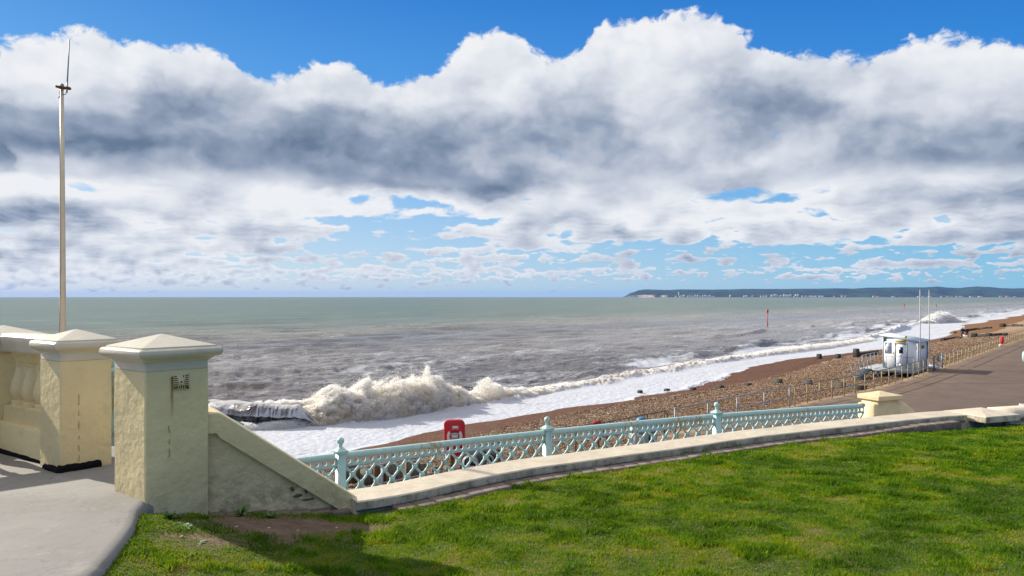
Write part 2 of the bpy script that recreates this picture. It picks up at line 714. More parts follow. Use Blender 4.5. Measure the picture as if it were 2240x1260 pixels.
def tarmac():
    m, t, b = new_mat('brown_tarmac')
    p = t.pos()
    c = t.mix(t.lin(t.noise(p, 0.35, 5, 0.65), 0.3, 0.7), (0.105, 0.077, 0.063), (0.150, 0.112, 0.092))
    st = t.noise(t.vm('MULTIPLY', p, (0.25, 1.0, 1.0)), 1.3, 6, 0.7)
    c = t.mix(t.mul(t.step(st, 0.5, 0.7), 0.45), c, (0.20, 0.145, 0.115))
    c = t.mix(t.mul(t.noise(p, 40, 3, 0.7), 0.4), c, (0.13, 0.10, 0.09))
    # sand blown off the beach
    c = t.mix(t.mul(t.attr('edge'), t.step(t.noise(p, 1.6, 5, 0.65), 0.35, 0.62)), c, (0.27, 0.19, 0.12))
    # joint between two pours
    y = t.xyz(p)[1]
    j = t.step(t.m('ABSOLUTE', t.sub(y, t.mad(t.noise(p, 0.5, 2), 0.5, 51.5))), 0.16, 0.06)
    c = t.mix(t.mul(j, 0.75), c, (0.10, 0.03, 0.03))
    t.put(b.inputs['Base Color'], c)
    b.inputs['Roughness'].default_value = 0.9
    b.inputs['Specular IOR Level'].default_value = 0.12
    t.put(b.inputs['Normal'], t.bump(t.noise(p, 50, 4), 0.3, 0.02))
    return m


M['tarmac'] = tarmac()


def shingle():
    m, t, b = new_mat('shingle')
    p = t.pos()
    wob = t.vm('ADD', p, t.vm('SCALE', t.noise(p, 3.0, 3, 0.6, 0.0, 'Color'), scale=0.25))
    cell = t.vor(wob, 8.0, 'F1', 'Color')
    cx = t.xyz(cell)[0]
    big = t.vor(wob, 3.0, 'F1', 'Color')
    bx = t.xyz(big)[1]
    st = t.ramp(t.mad(cx, 0.7, t.mul(bx, 0.3)), [(0.0, (0.02, 0.011, 0.007)), (0.25, (0.095, 0.045, 0.020)), (0.45, (0.21, 0.105, 0.045)),
                       (0.62, (0.30, 0.175, 0.09)), (0.8, (0.38, 0.28, 0.19)), (1.0, (0.66, 0.58, 0.50))])
    mac = t.noise(p, 0.28, 5, 0.65)
    st = t.mix(t.mul(t.step(mac, 0.42, 0.62), 0.25), st, (0.38, 0.28, 0.19))
    st = t.mix(t.mul(t.step(t.noise(p, 0.9, 5, 0.7), 0.55, 0.72), 0.45), st, (0.13, 0.075, 0.045))
    # far along the shore it is paler and sandier
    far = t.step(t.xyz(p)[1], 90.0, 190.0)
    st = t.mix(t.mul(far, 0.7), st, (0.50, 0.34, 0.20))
    grey = t.attr('crest')
    st = t.mix(t.mul(grey, t.mul(t.step(t.noise(p, 1.2, 4, 0.7), 0.38, 0.6), 0.7)), st, (0.47, 0.40, 0.34))
    wet = t.attr('wet')
    wc = t.mix(t.lin(t.noise(p, 2.0, 6, 0.7), 0.3, 0.7), (0.085, 0.032, 0.012), (0.17, 0.072, 0.028))
    wc = t.mix(t.mul(t.step(cx, 0.86, 0.95), 0.6), wc, (0.30, 0.2, 0.14))
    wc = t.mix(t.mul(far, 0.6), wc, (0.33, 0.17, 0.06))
    c = t.mix(t.step(t.mad(t.sub(t.noise(p, 0.8, 5, 0.65), 0.5), 0.7, wet), 0.35, 0.65), st, wc)
    c = t.mix(1.0, c, (0.76, 0.74, 0.74), 'MULTIPLY')
    t.put(b.inputs['Base Color'], c)
    t.put(b.inputs['Roughness'], t.lin(wet, 0.0, 1.0, 0.9, 0.6))
    b.inputs['Specular IOR Level'].default_value = 0.12
    d = t.vor(wob, 8.0)
    h = t.add(t.mul(t.sub(0.6, d), 0.5), t.mul(t.noise(p, 1.5, 5, 0.6), 0.9))
    t.put(b.inputs['Normal'], t.bump(h, 0.75, 0.12))
    return m


M['shingle'] = shingle()


def sea_mat():
    m, t, b = new_mat('sea_water')
    p = t.pos()
    foam = t.attr('foam')
    brown = t.attr('brown')
    far = t.attr('far')
    # coordinates along and across the shore
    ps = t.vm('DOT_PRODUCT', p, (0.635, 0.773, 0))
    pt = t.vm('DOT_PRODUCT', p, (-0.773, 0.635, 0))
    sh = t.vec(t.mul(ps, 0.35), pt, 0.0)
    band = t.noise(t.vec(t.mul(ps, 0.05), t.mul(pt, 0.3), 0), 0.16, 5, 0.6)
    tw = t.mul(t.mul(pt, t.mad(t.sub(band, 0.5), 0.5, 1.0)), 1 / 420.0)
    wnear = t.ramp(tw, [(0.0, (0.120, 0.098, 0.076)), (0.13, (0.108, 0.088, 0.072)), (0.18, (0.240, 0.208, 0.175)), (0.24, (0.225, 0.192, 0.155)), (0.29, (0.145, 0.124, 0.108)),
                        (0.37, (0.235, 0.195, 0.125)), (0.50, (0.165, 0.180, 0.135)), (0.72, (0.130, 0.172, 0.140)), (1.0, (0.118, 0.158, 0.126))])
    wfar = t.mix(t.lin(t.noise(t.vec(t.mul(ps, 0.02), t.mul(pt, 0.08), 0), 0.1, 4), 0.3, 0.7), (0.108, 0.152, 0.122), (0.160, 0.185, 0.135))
    fleck = t.noise(t.vec(t.mul(ps, 0.22), pt, 0.0), 0.10, 12, 0.78, 0.4)  # light and shade of small wave slopes painted into the water colour
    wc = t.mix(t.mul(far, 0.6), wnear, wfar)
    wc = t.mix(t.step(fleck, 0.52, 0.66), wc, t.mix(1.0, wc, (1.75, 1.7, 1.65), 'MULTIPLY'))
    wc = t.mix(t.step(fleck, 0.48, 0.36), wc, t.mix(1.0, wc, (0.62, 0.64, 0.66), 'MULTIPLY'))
    # foam: solid sheets, torn sheets, streaks
    n1 = t.noise(sh, 0.55, 8, 0.68, 0.5)
    n2 = t.noise(sh, 2.6, 6, 0.68, 0.8)
    nn = t.add(t.mul(n1, 0.6), t.mul(n2, 0.4))
    fm = t.step(t.sub(nn, t.sub(1.0, foam)), -0.10, 0.11)
    spk = t.noise(t.vec(t.mul(ps, 0.6), pt, 0), 9.0, 4, 0.7)
    fcol = t.mix(t.lin(spk, 0.35, 0.68), (0.45, 0.465, 0.515), (0.60, 0.61, 0.65))
    holes = t.mul(t.step(t.noise(t.vec(t.mul(ps, 0.35), pt, 3.0), 1.3, 6, 0.7, 1.0), 0.60, 0.70), 0.35)
    fcol = t.mix(holes, fcol, (0.32, 0.29, 0.27))
    lace = t.mul(t.step(t.noise(t.vec(t.mul(ps, 0.12), t.mul(pt, 0.7), 7.0), 0.6, 5, 0.65, 0.8), 0.48, 0.70), 0.5)
    fcol = t.mix(lace, fcol, (0.40, 0.41, 0.45))
    fcol = t.mix(t.mul(brown, t.lin(n2, 0.35, 0.65, 0.25, 0.95)), fcol, (0.42, 0.32, 0.20))
    c = t.mix(fm, wc, fcol)
    t.put(b.inputs['Base Color'], c)
    t.put(b.inputs['Roughness'], t.add(t.lin(fm, 0.0, 1.0, 0.18, 0.75), t.mul(far, 0.15)))
    b.inputs['IOR'].default_value = 1.33
    t.put(b.inputs['Specular IOR Level'], t.mul(t.lin(fm, 0.0, 1.0, 0.38, 0.15), t.lin(far, 0.0, 1.0, 1.0, 0.35)))
    hx = t.vec(t.mul(ps, 0.55), pt, 0.0)
    h = t.add(t.mul(t.add(t.mul(t.noise(hx, 0.45, 5, 0.62, 0.3), 1.0), t.mul(t.noise(hx, 1.9, 4, 0.62), 0.42)), t.lin(fm, 0.0, 1.0, 1.0, 0.14)), t.mul(t.mul(n2, fm), 0.12))
    t.put(b.inputs['Normal'], t.bump(h, 0.9, 0.55))
    return m


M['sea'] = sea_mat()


def spray_mat():
    m, t, b = new_mat('sea_spray')
    p = t.pos()
    n = t.noise(p, 0.9, 5, 0.65)
    hgt = t.attr('lift')
    c = t.mix(t.lin(n, 0.32, 0.66), (0.89, 0.775, 0.60), (0.96, 0.94, 0.90))
    c = t.mix(hgt, c, (0.93, 0.92, 0.90))
    t.n.remove(b)
    d = t.n.new('ShaderNodeBsdfDiffuse')
    tr = t.n.new('ShaderNodeBsdfTranslucent')
    t.put(d.inputs[0], c)
    t.put(tr.inputs[0], c)
    mx = t.n.new('ShaderNodeMixShader')
    mx.inputs[0].default_value = 0.72
    t.l.new(d.outputs[0], mx.inputs[1])
    t.l.new(tr.outputs[0], mx.inputs[2])
    t.l.new(mx.outputs[0], t.n.get('Material Output').inputs[0])
    return m


M['spray'] = spray_mat()


def lawn_mat():
    m, t, b = new_mat('lawn_soil')
    p = t.pos()
    n = t.noise(p, 1.2, 5, 0.65)
    c = t.mix(t.lin(n, 0.35, 0.65), (0.06, 0.085, 0.012), (0.12, 0.115, 0.025))
    soil = t.attr('soil')
    sc = t.mix(t.lin(t.noise(p, 7, 6, 0.7), 0.3, 0.7), (0.10, 0.06, 0.035), (0.24, 0.155, 0.09))
    c = t.mix(soil, c, sc)
    t.put(b.inputs['Base Color'], c)
    b.inputs['Roughness'].default_value = 0.95
    t.put(b.inputs['Normal'], t.bump(t.noise(p, 18, 6, 0.7), 0.8, 0.05))
    return m


M['lawn'] = lawn_mat()


def grass_mat():
    m, t, b = new_mat('grass_blades')
    tint = t.attr('tint')       # 0 lush .. 1 dry
    lift = t.attr('lift')       # 0 root .. 1 tip
    c = t.ramp(tint, [(0.0, (0.018, 0.095, 0.002)), (0.33, (0.085, 0.225, 0.002)), (0.60, (0.235, 0.300, 0.003)), (0.85, (0.38, 0.31, 0.02)), (1.0, (0.48, 0.36, 0.10))])
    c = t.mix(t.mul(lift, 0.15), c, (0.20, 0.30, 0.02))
    c = t.mix(1.0, c, (0.93, 0.98, 0.8), 'MULTIPLY')
    t.put(b.inputs['Base Color'], c)
    b.inputs['Roughness'].default_value = 0.5
    b.inputs['Specular IOR Level'].default_value = 0.07
    tr = t.n.new('ShaderNodeBsdfTranslucent')
    t.put(tr.inputs[0], t.mix(0.5, c, (0.26, 0.34, 0.02)))
    mx = t.n.new('ShaderNodeMixShader')
    mx.inputs[0].default_value = 0.38
    t.l.new(b.outputs[0], mx.inputs[1])
    t.l.new(tr.outputs[0], mx.inputs[2])
    t.l.new(mx.outputs[0], t.n.get('Material Output').inputs[0])
    return m


M['grass'] = grass_mat()
M['weed'] = simple('weed_leaf', (0.07, 0.17, 0.02), 0.45, 0.35, 12)
M['weed_pale'] = simple('pale_weed_leaf', (0.20, 0.28, 0.16), 0.4, 0.25, 12)


def brick_mat():
    m, t, b = new_mat('edging_brick')
    p = t.pos()
    cell = t.xyz(t.vor(p, 4.0, 'F1', 'Color'))[0]
    c = t.mix(cell, (0.14, 0.105, 0.085), (0.25, 0.195, 0.16))
    c = t.mix(t.mul(t.step(t.noise(p, 6, 5, 0.7), 0.5, 0.7), 0.6), c, (0.07, 0.06, 0.05))
    t.put(b.inputs['Base Color'], c)
    b.inputs['Roughness'].default_value = 0.85
    t.put(b.inputs['Normal'], t.bump(t.noise(p, 50, 4), 0.4, 0.01))
    return m


M['brick'] = brick_mat()
M['crack'] = simple('crack_stain', (0.36, 0.26, 0.12), 0.9, 0.3, 25)
M['hollow'] = simple('crumbled_render', (0.15, 0.105, 0.055), 0.9, 0.3, 25)


def timber(name, a, c2, sc=(1, 1, 0.15)):
    m, t, b = new_mat(name)
    p = t.pos()
    n = t.noise(t.vm('MULTIPLY', p, sc), 14.0, 5, 0.7)
    c = t.mix(t.lin(n, 0.3, 0.7), a, c2)
    t.put(b.inputs['Base Color'], c)
    b.inputs['Roughness'].default_value = 0.8
    t.put(b.inputs['Normal'], t.bump(n, 0.5, 0.02))
    return m


M['timber_dark'] = timber('sea_worn_timber', (0.020, 0.016, 0.012), (0.075, 0.06, 0.04))
M['timber_grey'] = timber('grey_timber', (0.06, 0.055, 0.045), (0.17, 0.15, 0.11))
M['timber_post'] = timber('brown_post', (0.13, 0.075, 0.025), (0.24, 0.15, 0.06))
M['post_ochre'] = simple('ochre_post_paint', (0.36, 0.29, 0.13), 0.6, 0.25, 5)
M['rail_grey'] = simple('dull_grey_rail', (0.17, 0.17, 0.17), 0.5, 0.2, 5)
M['rail_brown'] = simple('brown_rail', (0.14, 0.115, 0.085), 0.5, 0.25, 5)
M['galv'] = simple('galvanised_steel', (0.30, 0.305, 0.32), 0.5, 0.15, 9, metal=0.2)
M['white'] = simple('white_panel', (0.80, 0.82, 0.85), 0.45, 0.05, 1.5)
M['roof'] = simple('pale_grey_roof', (0.50, 0.555, 0.60), 0.5, 0.08, 2.0)
M['grey'] = simple('grey_trim', (0.30, 0.31, 0.32), 0.5, 0.12, 5)
M['grey_pale'] = simple('pale_grey_panel', (0.44, 0.45, 0.46), 0.55, 0.12, 5)
M['dark'] = simple('dark_opening', (0.012, 0.013, 0.016), 0.25, 0.3, 5)
M['black'] = simple('black_plastic', (0.02, 0.02, 0.022), 0.4, 0.2, 8)
M['bin_front'] = simple('grey_bin_front', (0.33, 0.31, 0.30), 0.5, 0.22, 9)
M['red'] = simple('red_plastic', (0.56, 0.008, 0.02), 0.35, 0.08, 4)
M['red_sign'] = simple('red_sign', (0.46, 0.01, 0.02), 0.5, 0.12, 8)
M['label'] = simple('white_label', (0.72, 0.68, 0.58), 0.5, 0.06, 8)
M['print'] = simple('dark_print', (0.10, 0.10, 0.10), 0.6, 0.1, 8)
M['yellow'] = simple('yellow_sign', (0.62, 0.44, 0.02), 0.5, 0.08, 8)
M['green'] = simple('green_sign', (0.0, 0.22, 0.12), 0.5, 0.08, 8)
M['pebble'] = simple('tan_pebble', (0.42, 0.35, 0.27), 0.7, 0.2, 20)
M['frame'] = simple('dark_grey_frame', (0.13, 0.135, 0.14), 0.5, 0.1, 5)
M['board'] = simple('pale_blue_board', (0.60, 0.64, 0.71), 0.4, 0.04, 2)
M['steel_dark'] = simple('dark_ramp_steel', (0.045, 0.055, 0.065), 0.6, 0.2, 8)
M['blue'] = simple('blue_sheet', (0.03, 0.17, 0.32), 0.5, 0.2, 8)
M['blue_grey'] = simple('blue_grey_gate', (0.16, 0.23, 0.30), 0.5, 0.12, 8)
M['cream_post'] = simple('cream_pole_paint', (0.88, 0.68, 0.44), 0.45, 0.10, 2)
M['rust'] = simple('rusty_bracket', (0.13, 0.05, 0.02), 0.7, 0.3, 30)
M['pole_white'] = simple('white_pole', (0.50, 0.47, 0.45), 0.5, 0.08, 3)
M['wood_trim'] = simple('brown_wood_trim', (0.24, 0.16, 0.07), 0.6, 0.2, 9)
M['skin'] = simple('skin', (0.50, 0.30, 0.20), 0.5, 0.05, 8)
M['navy'] = simple('navy_cloth', (0.012, 0.016, 0.035), 0.8, 0.3, 20)
M['blackcloth'] = simple('black_cloth', (0.010, 0.012, 0.012), 0.8, 0.3, 20)
M['jeans'] = simple('blue_jeans', (0.03, 0.06, 0.13), 0.8, 0.2, 20)
M['orange'] = simple('orange_hem', (0.50, 0.20, 0.02), 0.7, 0.1, 20)
M['hair'] = simple('dark_hair', (0.02, 0.014, 0.01), 0.6, 0.2, 30)
M['fur'] = simple('white_fur', (0.75, 0.73, 0.70), 0.8, 0.1, 30)
M['fur_black'] = simple('black_fur', (0.02, 0.02, 0.02), 0.8, 0.1, 30)
M['buoy_red'] = simple('red_marker_paint', (0.50, 0.03, 0.01), 0.5, 0.1, 4)
M['house'] = simple('white_render', (0.66, 0.60, 0.55), 0.7, 0.1, 0.05)
M['house_warm'] = simple('warm_render', (0.55, 0.36, 0.28), 0.7, 0.1, 0.05)
M['house_roof'] = simple('brown_roof', (0.20, 0.12, 0.09), 0.7, 0.1, 0.05)


def hill_mat():
    m, t, b = new_mat('downland')
    p = t.pos()
    n = t.noise(p, 0.0042, 6, 0.62)
    c = t.mix(t.step(n, 0.44, 0.60), (0.005, 0.010, 0.016), (0.032, 0.070, 0.034))
    z = t.xyz(p)[2]
    c = t.mix(t.mul(t.step(z, 45.0, 10.0), t.step(t.noise(p, 0.009, 4), 0.45, 0.6)), c, (0.06, 0.05, 0.05))
    ch = t.attr('chalk')
    c = t.mix(t.mul(ch, t.step(t.noise(t.vm('MULTIPLY', p, (1, 1, 0.2)), 0.02, 4), 0.40, 0.52)), c, (0.62, 0.50, 0.42))
    t.put(b.inputs['Base Color'], c)
    b.inputs['Roughness'].default_value = 0.95
    b.inputs['Specular IOR Level'].default_value = 0.1
    return m


M['hill'] = hill_mat()

# ------------------------------------------------------------------ shore frame: s along the shore, t out to sea
SD = np.array([0.635, 0.773])
TD = np.array([-0.773, 0.635])
SEA_Z = -6.8
PROM_Z = -3.95


def st(x, y):
    return x * SD[0] + y * SD[1], x * TD[0] + y * TD[1]


def xy(s, t):
    return s * SD[0] + t * TD[0], s * SD[1] + t * TD[1]


def beach_z(t):
    return np.interp(t, [4, 10, 16, 22, 26, 30, 34, 38, 46, 60], [-4.15, -4.25, -4.38, -4.72, -5.1, -5.85, -6.5, -7.2, -8.4, -9.5])


# water's edge read along the beach (plan positions from sight lines to the waterline)
edge_px = [(560, 1030), (660, 1004), (760, 985), (860, 965), (1020, 932), (1180, 905), (1330, 883), (1400, 867), (1462, 856), (1522, 841), (1562, 830),
           (1600, 817), (1635, 807), (1687, 797), (1750, 784), (1837, 772), (1937, 761), (2030, 744), (2088, 729), (2112, 712), (2141, 706), (2193, 697), (2240, 688.6)]
E = np.array([st(*G(px, py, -6.6)[:2]) for px, py in edge_px])
E = E[np.argsort(E[:, 0])]
print('edge', np.round(E, 1).tolist())


def smooth01(x):
    x = np.clip(x, 0, 1)
    return x * x * (3 - 2 * x)


def t_edge(s):
    base = np.interp(s, E[:, 0], E[:, 1])
    return base + smooth01((130 - s) / 60) * np.where(s < 48, 0.35, 0.8) * (0.35 * np.sin(s * 0.55) + 0.25 * np.sin(s * 1.3 + 1) + 0.12 * np.sin(s * 3.1))


def shore_t(s, t):
    """distance across the beach, stretched so that the water's edge always falls at the same height"""
    te = np.maximum(t_edge(s), 24.0)
    return np.where(t > 14, 14 + (t - 14) * 21.0 / (te - 14), t)


# line of breakers
break_px = [(460, 925), (560, 932), (660, 930), (760, 925), (900, 908), (1050, 882), (1130, 870), (1250, 848), (1400, 822), (1520, 800), (1640, 782), (1760, 768), (1860, 752), (1960, 725), (2010, 707), (2100, 703), (2190, 690), (2240, 680)]
BR = np.array([st(*G(px, py, -6.8)[:2]) for px, py in break_px])
BR = BR[np.argsort(BR[:, 0])]
print('break', np.round(BR, 1).tolist())


def t_break(s):
    return np.interp(s, BR[:, 0], BR[:, 1]) + smooth01((140 - s) / 60) * (0.5 * np.sin(s * 0.35 + 0.6) + 0.3 * np.sin(s * 0.83))


def vnoise(x, y, seed=0):
    """value noise on numpy arrays"""
    r = np.random.default_rng(seed)
    tab = r.random(65536).astype(np.float32)
    xi, yi = np.floor(x).astype(np.int64), np.floor(y).astype(np.int64)
    fx, fy = x - xi, y - yi
    fx, fy = fx * fx * (3 - 2 * fx), fy * fy * (3 - 2 * fy)
    h = lambda a, b: tab[((a * 73856093) ^ (b * 19349663)) & 65535]
    return (h(xi, yi) * (1 - fx) + h(xi + 1, yi) * fx) * (1 - fy) + (h(xi, yi + 1) * (1 - fx) + h(xi + 1, yi + 1) * fx) * fy


def fbm(x, y, o=4, seed=0, g=0.5):
    a, f, tot, n = 1.0, 1.0, 0.0, 0.0
    for i in range(o):
        tot = tot + a * vnoise(x * f, y * f, seed + i)
        n += a
        a *= g
        f *= 2.03
    return tot / n


def grid_faces(nr, nc):
    i = np.arange(nr - 1)[:, None] * nc + np.arange(nc - 1)[None, :]
    return np.stack([i, i + 1, i + nc + 1, i + nc], -1).reshape(-1, 4)


# ------------------------------------------------------------------ sea
def build_sea():
    a_f = np.radians(np.concatenate([np.linspace(-78, -38, 160, endpoint=False), np.linspace(-38, 36, 1250, endpoint=False), np.linspace(36, 78, 120)]))
    inv = np.concatenate([np.linspace(1 / 31.0, 1 / 400.0, 620, endpoint=False), np.linspace(1 / 400., 1 / 16000., 60)])
    r = 1 / inv
    rr, aa = np.meshgrid(r, a_f, indexing='ij')
    x, y = rr * np.sin(aa), rr * np.cos(aa)
    s, t = st(x, y)
    te, tb = t_edge(s), t_break(s)
    dr = np.gradient(r)[:, None] * np.ones_like(aa)
    z = np.full_like(x, SEA_Z)
    # running sea: many long-crested components heading for the beach
    rs = np.random.default_rng(11)
    amp_env = smooth01((t - tb - 1.0) / 6.0)
    for k in range(46):
        lam = 1.1 * (1.085 ** k)
        th = rs.normal(0, 0.33 if lam > 8 else 0.55) + 0.10
        a = 0.0165 * lam ** 0.44 * rs.uniform(0.6, 1.3) * (1.0 if lam < 20 else 0.8)
        kx = 2 * math.pi / lam
        ph = rs.uniform(0, 6.28)
        fade = smooth01((lam / np.maximum(dr, 0.02) - 2.2) / 2.5)
        arg = kx * (t * math.cos(th) + s * math.sin(th)) + ph
        w = np.sin(arg)
        w = w + 0.28 * np.cos(2 * arg)
        z += amp_env * fade * a * w
    # breaking ridge
    hrow = np.interp(s, [-20, 10, 22, 31, 33.5, 44, 60, 75, 95, 120, 150, 190, 225, 245, 330, 420],
                     [0.5, 0.5, 0.5, 0.5, 0.45, 0.3, 0.35, 0.4, 0.45, 0.45, 0.45, 0.7, 1.5, 0.4, 0.35, 0.3])
    lump = fbm(s * 0.9, t * 0.9, 4, 5)
    fine = fbm(s * 3.2, t * 3.2, 4, 9)
    d = t - tb
    ridge = np.where(d > 0, np.exp(-(d / 2.6) ** 2), np.exp(-(d / 0.75) ** 2))
    rough = smooth01((s - 31) / 3)                        # tumbling white water to the right of the clean roller
    z += hrow * ridge * (0.75 + 0.5 * (lump - 0.5) * (0.4 + 1.6 * rough))
    z += ridge * rough * 0.55 * (fine - 0.5)
    # smaller rollers farther out along the far beach
    for off, hh, s0, s1 in ((7.5, 0.55, 62, 500), (15, 0.5, 90, 500), (26, 0.5, 120, 500)):
        dd = t - tb - off - 2.0 * np.sin(s * 0.045 + off) - 1.2 * np.sin(s * 0.13 + off * 2)
        patch = smooth01((fbm(s * 0.035 + off, t * 0.0, 3, 20 + int(off)) - 0.42) / 0.15) * smooth01((s - s0) / 25)
        rg = np.where(dd > 0, np.exp(-(dd / 2.2) ** 2), np.exp(-(dd / 0.7) ** 2)) * patch
        z += hh * rg * (0.7 + 0.6 * lump)
    # run-up on the beach
    run = smooth01((tb - 0.8 - t) / 3.0)
    bzz = beach_z(shore_t(s, t))
    zr = np.maximum(bzz + 0.035 + 0.05 * (lump - 0.3) * smooth01((t - te) / 2.0), SEA_Z + 0.06 * (lump - 0.5) + 0.10 * (fine - 0.5) * (t > te + 1))
    z = z * (1 - run) + zr * run
    z = np.where(t < te, bzz - 0.05 - 0.25 * (te - t), z)
    # foam cover
    sheet = smooth01((tb - t + 1.0) / 1.5)
    fo = sheet * (0.95 - 0.25 * smooth01((fbm(s * 0.12, t * 0.5, 3, 31) - 0.5) / 0.2))
    lacy = np.exp(-np.maximum(d, 0) / np.interp(s, [0, 30, 60, 90, 150, 400], [2.2, 3.0, 10.0, 26.0, 40.0, 42.0]))
    pat = fbm(s * 0.09, t * 0.25, 4, 41)
    out = lacy * (0.62 + 0.75 * (pat - 0.5))
    out = np.maximum(out, np.interp(d, [0, 6, 22, 60, 200, 500], [0.47, 0.43, 0.44, 0.39, 0.29, 0.22]) + 0.25 * (fbm(s * 0.03, t * 0.12, 3, 43) - 0.5))
    fo = np.maximum(fo, out * (1 - sheet))
    fo = np.maximum(fo, ridge * np.where(s < 31.5, 0.46, 0.93))
    streak = fbm(s * 9.0, t * 0.9, 4, 71)
    face = (s < 32.5) & (d < 1.6) & (d > -1.3)
    fo = np.where(face, 0.30 + 0.75 * (streak - 0.42) + 0.42 * smooth01((d - 0.2) / 0.7) + 0.5 * smooth01((-d - 0.85) / 0.4), fo)
    fo = np.clip(fo, 0, 1.05)
    brown = ridge * 0.75 * smooth01((230 - s) / 100)
    far = smooth01((t - 75) / 190)
    f = grid_faces(*x.shape)
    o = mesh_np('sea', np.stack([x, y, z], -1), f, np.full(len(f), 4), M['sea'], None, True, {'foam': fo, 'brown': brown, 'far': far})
    tag(o, 'choppy grey green sea with white foam along the beach', 'sea', kind='structure')


build_sea()


def build_roller():
    n = 220
    ss = np.linspace(18.0, 32.6, n)
    prof = [(5.5, 0.0), (4.0, 0.22), (2.6, 0.62), (1.4, 1.05), (0.6, 1.32), (0.1, 1.42), (-0.35, 1.40), (-0.70, 1.26), (-0.92, 1.00), (-1.00, 0.72),
            (-0.93, 0.70), (-0.75, 0.92), (-0.50, 1.06), (-0.22, 1.02), (-0.05, 0.80), (-0.08, 0.50), (-0.30, 0.22), (-0.75, 0.02), (-1.4, -0.15)]
    fprof = [0.42, 0.40, 0.40, 0.50, 0.66, 0.72, 0.66, 0.56, 0.55, 0.62, 0.5, 0.42, 0.40, 0.40, 0.44, 0.50, 0.62, 0.85, 0.95]
    u = np.linspace(0, len(prof) - 1, 90)
    pt_ = np.interp(u, range(len(prof)), [p[0] for p in prof])
    pz = np.interp(u, range(len(prof)), [p[1] for p in prof])
    pf = np.interp(u, range(len(prof)), fprof)
    S, U = np.meshgrid(ss, u, indexing='ij')
    PT, PZ, PF = np.broadcast_to(pt_, S.shape), np.broadcast_to(pz, S.shape), np.broadcast_to(pf, S.shape)
    tb = np.interp(S, BR[:, 0], BR[:, 1])
    # run square to the wave rather than square to the shore
    bx, by = xy(S, tb)
    g = np.gradient(np.stack([bx[:, 0], by[:, 0]], 1), axis=0)
    g /= np.linalg.norm(g, axis=1)[:, None]
    nx_, ny_ = -g[:, 1][:, None], g[:, 0][:, None]
    hs = (0.85 + 0.35 * fbm(S * 0.5, S * 0, 3, 91)) * smooth01((33.2 - S) / 1.6)
    k = fbm(S * 2.3, U * 0.10, 4, 93)
    wob = 0.16 * (k - 0.5) + 0.22 * (fbm(S * 6.0, U * 0.25, 3, 95) - 0.5) * (U > 5)
    x = bx + nx_ * (PT * (0.9 + 0.2 * k) + wob)
    y = by + ny_ * (PT * (0.9 + 0.2 * k) + wob)
    z = SEA_Z - 0.05 + PZ * hs * (0.92 + 0.16 * k) + 0.6 * wob * (PZ > 0.3)
    st_ = 0.6 * fbm(S * 15.0, U * 0.16, 4, 97) + 0.4 * fbm(S * 3.0, U * 0.1, 3, 98)
    fo = np.clip(PF + 0.65 * (st_ - 0.5), 0, 1)
    f = grid_faces(*x.shape)
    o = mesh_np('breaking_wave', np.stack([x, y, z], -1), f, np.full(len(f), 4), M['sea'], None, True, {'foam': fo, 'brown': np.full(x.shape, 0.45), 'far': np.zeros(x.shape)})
    tag(o, 'dark curling wave about to break left of the great plume of spray', 'wave')


build_roller()


# ------------------------------------------------------------------ beach
def build_beach():
    s = np.concatenate([np.linspace(-70, 0, 70, endpoint=False), np.linspace(0, 150, 500, endpoint=False), np.geomspace(150, 900, 160)])
    t = np.concatenate([np.linspace(2, 12, 12, endpoint=False), np.linspace(12, 42, 190, endpoint=False), np.linspace(42, 62, 12)])
    ss, tt = np.meshgrid(s, t, indexing='ij')
    n1 = fbm(ss * 0.35, tt * 0.35, 5, 3)
    n2 = fbm(ss * 2.2, tt * 2.2, 3, 8)
    tt0 = tt
    tt = shore_t(ss, tt)
    z = beach_z(tt + 0.8 * np.sin(ss * 0.11) * smooth01((tt - 20) / 6) * smooth01((40 - tt) / 6))
    z = z + (0.34 * (n1 - 0.5) + 0.09 * (n2 - 0.5)) * smooth01((33 - tt) / 5)
    x, y = xy(ss, tt0)
    crest_t = 26.2 + 0.9 * np.sin(ss * 0.09)
    wet = smooth01((tt - crest_t + 0.4) / 1.2)
    crest = np.exp(-((tt - crest_t + 1.6) / 1.5) ** 2)
    f = grid_faces(*x.shape)
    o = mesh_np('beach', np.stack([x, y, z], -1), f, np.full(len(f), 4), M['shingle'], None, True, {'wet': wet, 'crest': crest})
    tag(o, 'brown shingle beach sloping down to the foam', 'beach', kind='structure')


build_beach()


def stone_mat():
    m, t, b = new_mat('beach_stones')
    k = t.attr('tint')
    c = t.ramp(k, [(0.0, (0.020, 0.011, 0.007)), (0.2, (0.085, 0.040, 0.018)), (0.45, (0.23, 0.125, 0.062)), (0.65, (0.31, 0.195, 0.11)), (0.82, (0.40, 0.31, 0.225)), (0.93, (0.50, 0.43, 0.36)), (1.0, (0.78, 0.74, 0.70))])
    t.put(b.inputs['Base Color'], c)
    b.inputs['Roughness'].default_value = 0.7
    b.inputs['Specular IOR Level'].default_value = 0.2
    return m


